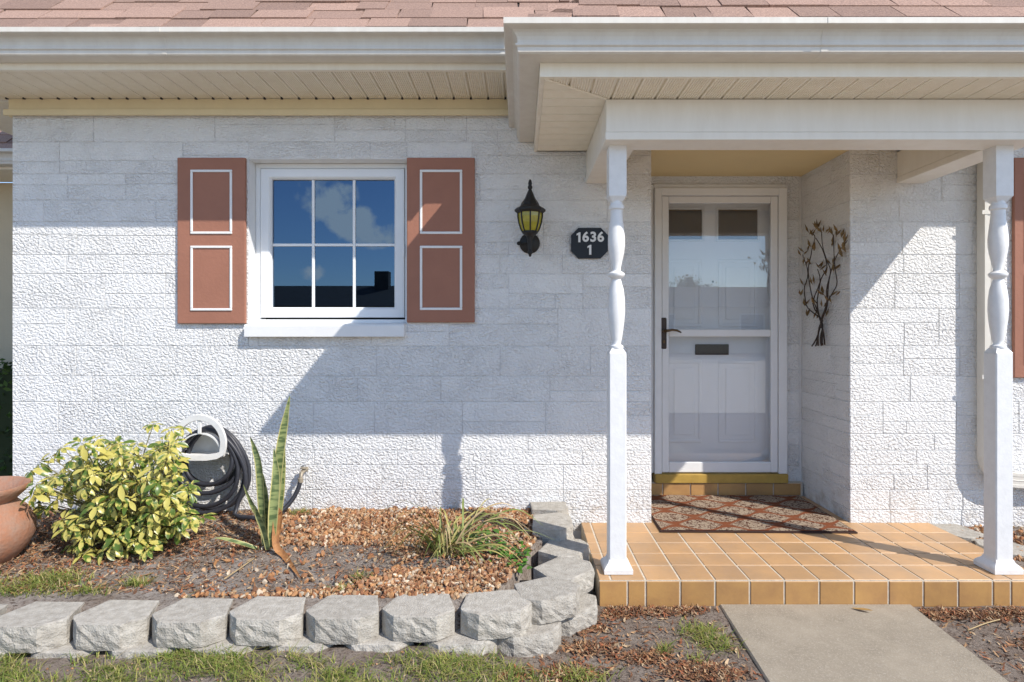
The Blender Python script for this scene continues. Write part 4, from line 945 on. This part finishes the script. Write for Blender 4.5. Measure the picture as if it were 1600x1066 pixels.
def px_tip(px, py, y): p = dp(px, py, y); return Vector(p)
spots = []
for _ in range(16000):
    if len(spots) >= 230: break
    px, py = vr.uniform(45, 312), vr.uniform(660, 868); y = -.82 + .6 * vr.random() ** 1.4
    # outline of the shrub in the front view, with gaps
    top = 760 - 75 * math.exp(-((px - 135) / 45) ** 2) - 62 * math.exp(-((px - 205) / 40) ** 2) - 105 * math.exp(-((px - 275) / 28) ** 2)
    botm = 872 if 95 < px < 270 else 800 + 40 * (px > 95)
    if py < top or py > botm: continue
    if 60 < px < 135 and 770 < py < 808 and vr.random() < .8: continue
    p = px_tip(px, py, y)
    if (px > 276 and py < 735) or px > 298: continue
    if p.z < .09: continue
    if any((p - q).length < .043 for q in spots): continue
    spots.append(p)
spots += [px_tip(48, 735, -.6), px_tip(75, 745, -.55), px_tip(80, 715, -.5), px_tip(70, 795, -.65), px_tip(95, 700, -.45), px_tip(60, 760, -.5), px_tip(62, 722, -.5), px_tip(58, 770, -.62), px_tip(315, 808, -.5), px_tip(240, 662, -.4), px_tip(285, 668, -.45)]
extra = MB(); leaf_list = []
for p in spots:
    nl = vr.randint(6, 8); ax = Vector(((p.x - sc_.x) * .7 + vr.uniform(-.25, .25), -.45 + vr.uniform(-.35, .3), .85)).normalized(); a0 = vr.uniform(0, 6.28)
    q = ax.to_track_quat('Z', 'Y')
    for j in range(nl):
        ang = a0 + 2 * math.pi * j / nl + vr.uniform(-.2, .2); tilt = vr.uniform(-.65, .1)
        lq = q @ Euler((tilt, 0, ang), 'ZYX').to_quaternion() if False else q @ (Matrix.Rotation(ang, 4, 'Z') @ Matrix.Rotation(tilt, 4, 'X')).to_quaternion()
        base = p + lq @ Vector((0, .012, 0)); leaf_list.append((base, lq, vr.choice((0, 1, 2)), vr.uniform(.52, .92)))
leaf_list.sort(key=lambda l: l[0].y)
for i, (b_, q_, kx_, s_) in enumerate(leaf_list):
    if i < 300:
        link('leaf', lv[kx_], shrub, tuple(b_), rot=q_.to_euler(), scale=(s_,) * 3)
    else:
        me = lv[kx_]; extra.add([tuple(b_ + q_ @ (v.co * s_)) for v in me.vertices], [tuple(p.vertices) for p in me.polygons])
if extra.v: tag(extra.build('inner_leaves', 'leaf', shrub, smooth=True), kind='stuff')
roots = [sc_ + Vector((vr.uniform(-.1, .1), vr.uniform(-.08, .08), 0)) for _ in range(6)]
for i, p in enumerate(spots):
    r0 = min(roots, key=lambda r_: (r_ - p).length + vr.uniform(0, .1)); mid = r0.lerp(p, .5) + Vector((vr.uniform(-.04, .04), vr.uniform(-.04, .04), .05))
    m = MB(); m.tube(smooth_pts([r0, mid, p], 4), [.0045 - .0003 * min(k_, 8) for k_ in range(9)], 5); m.build('branch', 'stem', shrub, smooth=True)

# snake plant
sn = thing('snake_plant', 'upright snake plant with banded green yellow-edged leaves near the hose', 'plant', (-1.29, -.645, .055))
def blade(pts, wd, mt, parent, name='leaf', fold=.3, face=(0, -1, 0)):
    P_ = smooth_pts([Vector(p) for p in pts], 5); n = len(P_); m = MB(); f_ = Vector(face)
    for i, p in enumerate(P_):
        t = i / (n - 1); tg = (P_[min(i + 1, n - 1)] - P_[max(i - 1, 0)]).normalized(); s_ = tg.cross(f_).normalized(); nn = s_.cross(tg)
        w_ = wd * .5 * (.62 + .38 * math.sin(math.pi * min(1, t * 1.25))) * min(1, ((1 - t) / .28)) ** .75 if t < 1 else .0006
        b0 = len(m.v)
        for u in (-1, -.5, 0, .5, 1): m.uv[len(m.v)] = (.5 + u / 2, t); m.v.append(tuple(p + s_ * (w_ * u) - nn * (fold * w_ * (1 - u * u))))
    m.f += [(i * 5 + j, i * 5 + j + 1, i * 5 + j + 6, i * 5 + j + 5) for i in range(n - 1) for j in range(4)]
    return m.build(name, mt, parent, smooth=True)
Ys = -.64
for pts, wd, fc in (([(428, 852, Ys), (430, 780, Ys + .01), (437, 710, Ys), (446, 655, Ys), (453, 618, Ys)], .048, (.3, -1, 0)),
                    ([(413, 852, Ys - .02), (408, 790, Ys - .02), (404, 730, Ys - .02), (397, 700, Ys), (391, 683, Ys)], .046, (-.3, -1, 0)),
                    ([(424, 856, Ys - .05), (427, 800, Ys - .05), (431, 745, Ys - .04), (428, 700, Ys - .03)], .050, (.2, -1, 0)),
                    ([(426, 855, Ys + .03), (436, 790, Ys + .03), (441, 735, Ys + .03), (445, 698, Ys + .03)], .042, (.5, -1, 0)),
                    ([(414, 852, Ys + .02), (408, 815, Ys + .02), (394, 790, Ys), (380, 757, Ys - .02)], .036, (-.2, -1, 0)),
                    ([(418, 860, Ys - .07), (412, 830, Ys - .07), (402, 805, Ys - .06), (399, 790, Ys - .06)], .05, (-.6, -1, 0)),
                    ([(417, 853, Ys + .05), (414, 790, Ys + .05), (411, 740, Ys + .05)], .045, (.1, -1, 0)),
                    ([(410, 860, Ys), (385, 851, Ys - .02), (352, 842, Ys - .03), (335, 841, Ys - .03)], .026, (0, -.4, 1))):
    blade([dp(*q) for q in pts], wd, 'snake', sn, face=fc)
blade([dp(430, 850, Ys), dp(436, 815, Ys - .02), dp(434, 800, Ys - .03), dp(431, 850, Ys - .06), gp(444, 868, .07), gp(460, 890, .068), gp(470, 904, .066)], .036, 'dryleaf', sn, 'withered_leaf', face=(.3, -.8, .4))

# arching grass clump
gc = gp(698, 868, .06); gcl = thing('grass_clump', 'arching clump of yellow-green strap leaves growing in the pebbles', 'plant', gc)
cr_ = random.Random(4)
bl_m = [attr_mat('strap_leaf_%d' % i) for i in range(0)]
M['strap_green'] = mat('strap_leaf_green', (.20, .24, .06), .5, .3, 30); M['strap_yellow'] = mat('strap_leaf_yellow', (.42, .36, .12), .5, .3, 30); M['strap_dry'] = mat('strap_leaf_dry', (.45, .33, .17), .7, .3, 30)
for i in range(110):
    a = cr_.uniform(0, 6.28); ln = cr_.uniform(.16, .42); up = cr_.uniform(.4, 1.25); c0 = Vector(gc) + Vector((cr_.uniform(-.06, .09), cr_.uniform(-.05, .07), -.01))
    d = Vector((math.cos(a) * 1.25 + .12, math.sin(a) * .8, 0)); hgt = ln * .55 * up
    pts = [c0, c0 + d * ln * .25 + Vector((0, 0, hgt * .75)), c0 + d * ln * .6 + Vector((0, 0, hgt)), c0 + d * ln * .9 + Vector((0, 0, hgt * .72 - .03))]
    pts = [Vector((p.x, min(p.y, -.02), max(p.z, .07))) for p in pts]
    blade(pts, cr_.uniform(.006, .013), cr_.choice(['strap_green', 'strap_green', 'strap_yellow', 'strap_yellow', 'strap_dry']), gcl, face=(d.y * .3, -d.x * .3, 1))
# ground-hugging green weed beside it
wd_ = thing('weed', 'low bright green leafy weed beside the arching grass clump', 'plant', gp(785, 872, .06))
lw = leaf_shape(.032, .022, 4, .3, .2); M['weedleaf'] = mat('bright_green_weed', (.09, .22, .025), .45, .4, 40, rnd=.3); lwm = lw.mesh('leaf', M['weedleaf'], smooth=True)
for i in range(150):
    px = cr_.uniform(738, 826); py = 848 + (px - 738) * .33 + cr_.gauss(0, 10)
    p = gp(px, min(max(py, 838), 892), .065); link('leaf', lwm, wd_, (p[0], p[1], bed_h(p[0], p[1]) + cr_.uniform(.006, .045)), rot=(cr_.uniform(-.5, .7), cr_.uniform(-.4, .4), cr_.uniform(0, 6.28)), scale=(cr_.uniform(.7, 1.4),) * 3)

# ------------------------------------------------------------------ loose cover: pebbles, litter, grass
nr = np.random.RandomState(2)
ico = bmesh.new(); bmesh.ops.create_icosphere(ico, subdivisions=1, radius=1); ico.verts.index_update()
IV = np.array([v.co[:] for v in ico.verts]); IF = [tuple(v.index for v in f.verts) for f in ico.faces]; ico.free()
PEB = [(.40, .20, .085), (.44, .25, .12), (.50, .36, .22), (.28, .12, .055), (.46, .29, .16), (.56, .46, .34), (.20, .095, .05), (.40, .20, .095), (.34, .16, .075), (.33, .19, .11)]
def pebbles(name, n, fn, smin, smax, label):
    m = MB(); c = 0; tries = 0
    while c < n and tries < n * 12:
        tries += 1; r_ = fn()
        if r_ is None: continue
        x, y, z = r_; s_ = nr.uniform(smin, smax); A = Euler((nr.uniform(0, 6), nr.uniform(0, 6), nr.uniform(0, 6))).to_matrix()
        v = IV * (1 + nr.uniform(-.3, .3, (len(IV), 1))) * np.array([s_ * nr.uniform(.8, 1.4), s_, s_ * nr.uniform(.4, .75)]); v = v @ np.array(A) 
        t = PEB[nr.randint(len(PEB))]; q = nr.uniform(.75, 1.2); m.add((v + np.array([x, y, z + s_ * .35])).tolist(), IF, tuple(a * q for a in t)); c += 1
    o = m.build(name, 'pebbles', smooth=35); return tag(o, label, 'pebbles', kind='stuff')
def inside_bed(x, y):
    f0 = max(-1.20, bed_front(x)) if x < .12 else 9
    return y > f0 + .0 and y < -.012
def patch(x, y): return math.exp(-(((x + .95) / .34) ** 2 + ((y + .82) / .24) ** 2)) + 1.1 * math.exp(-(((x + 1.55) / .5) ** 2 + ((y + .92) / .22) ** 2)) + .55 * math.exp(-(((x + .38) / .14) ** 2 + ((y + .80) / .10) ** 2))
def bed_fn():
    x, y = nr.uniform(-1.5, .13), nr.uniform(-1.18, -.01)
    if not inside_bed(x, y) or (patch(x, y) > .35 + .1 * fbm(x * 4, y * 4, 7) and nr.rand() > .05): return None
    if x < -1.2 and nr.rand() > .45: return None
    return x, y, bed_h(x, y) + nr.uniform(-.002, .008)
pebbles('pebble_gravel', 8500, bed_fn, .006, .0145, 'orange and tan pebbles covering the garden bed')
def side_fn(): 
    x, y = nr.uniform(2.62, 3.6), nr.uniform(-.85, -.01); return x, y, -.03
pebbles('side_gravel', 1100, side_fn, .009, .018, 'tan pebbles in the small bed by the downspout')
def sparse_fn():
    if nr.rand() < .6:
        x, y = nr.uniform(-2.9, -.6), nr.uniform(-1.14, -.3)
        return (x, y, bed_h(x, y) - .002)
    x, y = nr.uniform(-2.2, 3.0), nr.uniform(-1.9, -.88)
    if a_[0] - .35 < x < 1.9 and y < -.8 and x > .62 + .2: return None
    return (x, y, ground_h(x, y))
pebbles('loose_stones', 3200, sparse_fn, .002, .0065, 'small pale stones scattered over the bare soil')
LIT = [(.24, .11, .055), (.30, .15, .07), (.17, .085, .05), (.36, .22, .115), (.11, .06, .038), (.42, .30, .18), (.20, .12, .075), (.28, .10, .045)]
def on_path(x, y):
    return ext(p0, q0, y)[0] - .012 < x < ext(p1, q1, y)[0] + .012
def litter(name, n, fn, label, lo=.006, hi=.022):
    m = MB(); c = 0; tries = 0
    while c < n and tries < n * 15:
        tries += 1; r_ = fn()
        if r_ is None: continue
        x, y, z = r_; ln, wd2 = nr.uniform(lo, hi), nr.uniform(.0016, .0062); A = Matrix.Rotation(nr.uniform(0, 6.28), 3, 'Z') @ Matrix.Rotation(nr.uniform(-.5, .5), 3, 'X') @ Matrix.Rotation(nr.uniform(-.6, .6), 3, 'Y')
        cu = nr.uniform(-.3, .5) * ln
        v = [(-wd2 * .4, -ln, cu), (wd2 * .4, -ln, cu), (wd2, 0, 0), (-wd2, 0, 0), (wd2 * .2, ln, cu), (-wd2 * .2, ln, cu)]
        t = LIT[nr.randint(len(LIT))]; q = nr.uniform(.7, 1.3)
        m.add([tuple(A @ Vector(p) + Vector((x, y, z + .005))) for p in v], [(0, 1, 2, 3), (3, 2, 4, 5)], tuple(a * q for a in t)); c += 1
    return tag(m.build(name, 'chips'), label, 'leaf litter', kind='stuff')
def lit_bed():
    if nr.rand() < .5: x, y = nr.uniform(-2.9, -1.35), nr.uniform(-1.12, -.02)
    else: x, y = nr.uniform(-2.9, .1), nr.uniform(-1.14, -.02)
    if not inside_bed(x, y): return None
    pt = patch(x, y)
    if pt > .5 and nr.rand() > .4: return None
    return x, y, bed_h(x, y) + (.008 if x > -1.2 else 0)
litter('bed_litter', 11000, lit_bed, 'brown dry leaf litter and bark in the garden bed')
clus = [(nr.uniform(.35, .6), nr.uniform(-.98, -.9)) for _ in range(3)] + [(.5, -1.33), (.66, -1.42), (.75, -1.45), (.3, -1.25), (.28, -1.08), (.2, -1.45), (2.15, -.97), (2.32, -.95), (1.98, -.95), (2.2, -1.25), (2.3, -1.35), (.4, -.93), (.62, -.92), (.75, -.91), (-.25, -1.46), (-1.0, -1.47), (-1.45, -1.45), (-.1, -1.49), (-.55, -1.45), (-.75, -1.44), (-1.7, -1.47), (-.4, -1.44), (-1.2, -1.44)]
def lit_ground():
    if nr.rand() < .72: c = clus[nr.randint(len(clus))]; x, y = c[0] + nr.normal(0, .06), c[1] + nr.normal(0, .028)
    else: x, y = nr.uniform(-2.2, 2.9), nr.uniform(-1.75, -.89)
    if y > -.885 or on_path(x, y) or (x < .05 and y > -1.40) or (x < .42 and y > -1.42 + 1.2 * (x + .0)): return None
    return x, y, ground_h(x, y)
litter('ground_litter', 9500, lit_ground, 'rust brown leaf litter scattered on the soil beside the path')
GR = [(.17, .23, .045), (.25, .30, .06), (.36, .34, .10), (.14, .20, .04), (.44, .37, .17), (.50, .40, .22)]
def grass(name, n, fn, label, lo=.015, hi=.06):
    m = MB(); c = 0; tries = 0
    while c < n and tries < n * 15:
        tries += 1; r_ = fn()
        if r_ is None: continue
        x, y, z = r_; a = nr.uniform(0, 6.28); ln = nr.uniform(lo, hi); wd2 = nr.uniform(.0011, .0024); lean = nr.uniform(.4, 1.9)
        d = np.array([math.cos(a), math.sin(a)]); s_ = np.array([-d[1], d[0]]) * wd2
        p = lambda t, w_: (x + d[0] * ln * lean * t * t + s_[0] * w_, y + d[1] * ln * lean * t * t + s_[1] * w_, z - .004 + ln * t * (1 - .35 * t * min(1, lean)))
        t = GR[min(nr.randint(len(GR)), nr.randint(len(GR)) + 1)]; q = nr.uniform(.8, 1.25)
        m.add([p(0, 1), p(0, -1), p(.5, -.9), p(.5, .9), p(1, 0)], [(0, 1, 2, 3), (3, 2, 4)], tuple(v * q for v in t)); c += 1
    return tag(m.build(name, 'blades'), label, 'grass', kind='stuff')
def gr_front():
    x, y = nr.uniform(-2.5, .35), nr.uniform(-1.95, -1.40)
    d = .5 + .5 * fbm(x * .9, y * 1.5, 9) + .25 * fbm(x * 3, y * 4, 3)
    if x > -.05: d -= (x + .05) * 1.6
    if y > -1.44: d -= .35
    if nr.rand() > max(0, d - .28) * 1.5: return None
    return x, y, ground_h(x, y)
grass('lawn_grass', 12000, gr_front, 'patchy green and straw coloured lawn grass along the garden wall')
tufts = [gp(1090, 985, -.12)[:2] + (.05, 160), gp(1108, 998, -.12)[:2] + (.05, 170), gp(1125, 1010, -.12)[:2] + (.04, 130), gp(1036, 1017, -.12)[:2] + (.018, 70), gp(905, 1058, -.12)[:2] + (.05, 170), gp(330, 985, -.05)[:2] + (.05, 200), gp(1090, 1030, -.12)[:2] + (.02, 40), (-1.99, -1.41, .05, 180), (-1.29, -1.43, .04, 160)]
def tuft_fn():
    t = tufts[nr.choice(len(tufts), p=np.array([q[3] for q in tufts]) / sum(q[3] for q in tufts))]; x, y = t[0] + nr.normal(0, t[2]), t[1] + nr.normal(0, t[2] * .6); return (x, y, ground_h(x, y)) if not on_path(x, y) else None
grass('grass_tufts', 1500, tuft_fn, 'small green grass tufts on the bare soil by the path', .02, .055)
bt = [gp(40, 918, .055)[:2] + (.13, 500), gp(85, 905, .055)[:2] + (.08, 260), gp(215, 912, .055)[:2] + (.03, 120), gp(140, 925, .055)[:2] + (.05, 90), gp(565, 905, .055)[:2] + (.02, 50), gp(530, 922, .055)[:2] + (.03, 60), gp(468, 805, .07)[:2] + (.03, 90), gp(300, 935, .055)[:2] + (.03, 50), (-1.33, -.1, .03, 60)]
def bt_fn():
    t = bt[nr.choice(len(bt), p=np.array([q[3] for q in bt]) / sum(q[3] for q in bt))]; x, y = t[0] + nr.normal(0, t[2]), t[1] + nr.normal(0, t[2] * .4)
    return (x, y, bed_h(x, y)) if -1.18 < y < -.02 else None
grass('bed_weeds', 1500, bt_fn, 'green grass weeds sprouting in the garden bed', .02, .06)
# fallen leaf on the path, twigs
p = gp(1345, 954, -.114); m = leaf_shape(.085, .022, 6, .5, -.12); o = link('fallen_leaf', m.mesh('fallen_leaf', mat('tan_dry_leaf', (.45, .27, .09), .6, .3, 60), smooth=True), None, (p[0] - .03, p[1] + .02, -.112), rot=(0, 0, R(-125)))
tag(o, 'single curled tan leaf lying on the concrete path', 'leaf')
for pa, pb_, lab in (((350, 905), (398, 872), 'thin dry twig lying on grey soil near the snake plant'), ((1512, 985), (1562, 968), 'thin pale twig on the soil right beside the path')):
    zz = .068 if pa[0] < 800 else -.112
    a, b = Vector(gp(*pa, zz)), Vector(gp(*pb_, zz)); m = MB(); m.tube(smooth_pts([a, a.lerp(b, .5) + Vector((.006, .004, .003)), b], 4), .0028, 6)
    tag(m.build('twig', 'strap_dry', None, origin=tuple(a), smooth=True), lab, 'twig')

# ------------------------------------------------------------------ neighbouring unit on the left, hedge
nb = thing('neighbouring_house', 'beige walled neighbouring house with shingle roof set back at the corner', 'house', (-6, 2.1, -.12))
part('wall', 'beige', nb, (-12, -3.2, 2.1, 2.3, -.2, 2.62)); part('soffit', 'cream', nb, (-12, -3.2, 1.63, 2.1, 2.626, 2.64)); part('fascia', 'cream', nb, (-12, -3.2, 1.61, 1.63, 2.62, 2.8))
m = MB(); m.sweep([(-12, 1.61), (-3.25, 1.61)], [(o, 2.64 + z) for o, z in GP]); m.build('gutter', 'gutter', nb)
m = MB(); slabq(m, [(-12, 1.56, 2.77), (-3.2, 1.56, 2.77), (-3.2, 3.2, 4.4), (-12, 3.2, 4.4)]); nr_ = m.build('roof', 'flashing', nb)
shingles(lambda t: -5.5, lambda t: -3.2, -1.56, 2.77, 7, nr_)
hg = thing('hedge', 'dark clipped hedge in the gap beyond the house corner', 'hedge', (-4.5, 1.3, -.12))
hr = np.random.RandomState(5); m = MB(); 
HG = [(.05, .09, .02), (.07, .13, .025), (.035, .06, .018), (.10, .17, .04)]
for i in range(9000):
    x, y, z = hr.uniform(-6.5, -3.42), hr.uniform(.9, 1.75), hr.uniform(-.1, .93)
    if not (y < 1.0 or z > .8 or x > -3.55 or hr.rand() < .12): continue
    A = Euler((hr.uniform(0, 6), hr.uniform(0, 6), hr.uniform(0, 6))).to_matrix(); s_ = hr.uniform(.018, .034)
    m.add([tuple(A @ Vector(q) * s_ + Vector((x, y, z))) for q in ((-.5, 0, 0), (0, -1, .1), (.5, 0, 0), (0, 1, .1))], [(0, 1, 2, 3)], HG[hr.randint(4)])
m.build('foliage', 'blades', hg); m = MB(); m.box(-6.45, -3.5, 1.0, 1.7, -.12, .85); m.build('inner_growth', mat('dark_hedge_core', (.03, .045, .015), .9), hg)

# ------------------------------------------------------------------ across the street: what the glass reflects
hx_ = thing('house_across', 'low beige house with dark roof across the street', 'house', (-7, -30, -.12))
part('wall', 'beige', hx_, (-22, 20, -34, -29, -.2, 2.5))
m = MB(); m.add([(-22.6, -28.3, 2.45), (20.6, -28.3, 2.45), (20.6, -34.7, 2.45), (-22.6, -34.7, 2.45), (-20, -31.5, 3.75), (18, -31.5, 3.75)], [(0, 1, 5, 4), (1, 2, 5), (2, 3, 4, 5), (3, 0, 4), (3, 2, 1, 0)]); m.build('roof', 'darkroof', hx_)
for x in (-18, -13.5, -9, -2, 3, 8, 13, 17): 
    part('window', 'white', hx_, (x - .7, x + .7, -28.995, -28.96, .9, 2.1)); part('pane', 'dark', hx_, (x - .62, x + .62, -28.955, -28.945, .98, 2.02))
part('door', 'brown', hx_, (-5.6, -4.7, -28.995, -28.95, -.12, 2.0)); part('vent_box', 'darkroof', hx_, (-8.35, -7.55, -31.6, -30.9, 3.4, 4.55))
def tree(x, y, h_, rad, seed, label):
    t = thing('street_tree', label, 'tree', (x, y, -.13)); r_ = random.Random(seed); m = MB()
    m.tube([(x, y, -.15), (x + .1, y, h_ * .25), (x - .05, y + .1, h_ * .5), (x, y, h_ * .8)], [.22, .17, .12, .04], 8)
    cl = []
    for k_ in range(11):
        a = r_.uniform(0, 6.28); e = Vector((x + math.cos(a) * rad * r_.uniform(.4, .9), y + math.sin(a) * rad * r_.uniform(.4, .9), h_ * r_.uniform(.5, .98))); cl.append(e)
        m.tube([(x, y, h_ * r_.uniform(.3, .55)), tuple(Vector((x, y, h_ * .6)).lerp(e, .6)), tuple(e)], [.07, .045, .015], 6)
    m.build('trunk', 'bark', t, smooth=True); f = MB()
    for e in cl:
        for _ in range(330):
            d = Vector((r_.gauss(0, 1), r_.gauss(0, 1), r_.gauss(0, .7))) * rad * .2; A = Euler((r_.uniform(0, 6), r_.uniform(0, 6), r_.uniform(0, 6))).to_matrix(); s_ = r_.uniform(.07, .15)
            f.add([tuple(A @ Vector(q) * s_ + e + d) for q in ((-.45, 0, 0), (0, -1, .1), (.45, 0, 0), (0, 1, .1))], [(0, 1, 2, 3)], HG[r_.randint(0, 3)])
    f.build('crown', 'blades', t)
tree(15.2, -27, 9.0, 2.4, 1, 'tall leafy street tree across from the front door'); tree(12.0, -38, 4.4, 2.0, 2, 'short round street tree behind the low house'); tree(8.2, -40, 3.6, 1.6, 3, 'small bushy street tree at the end of the low house')
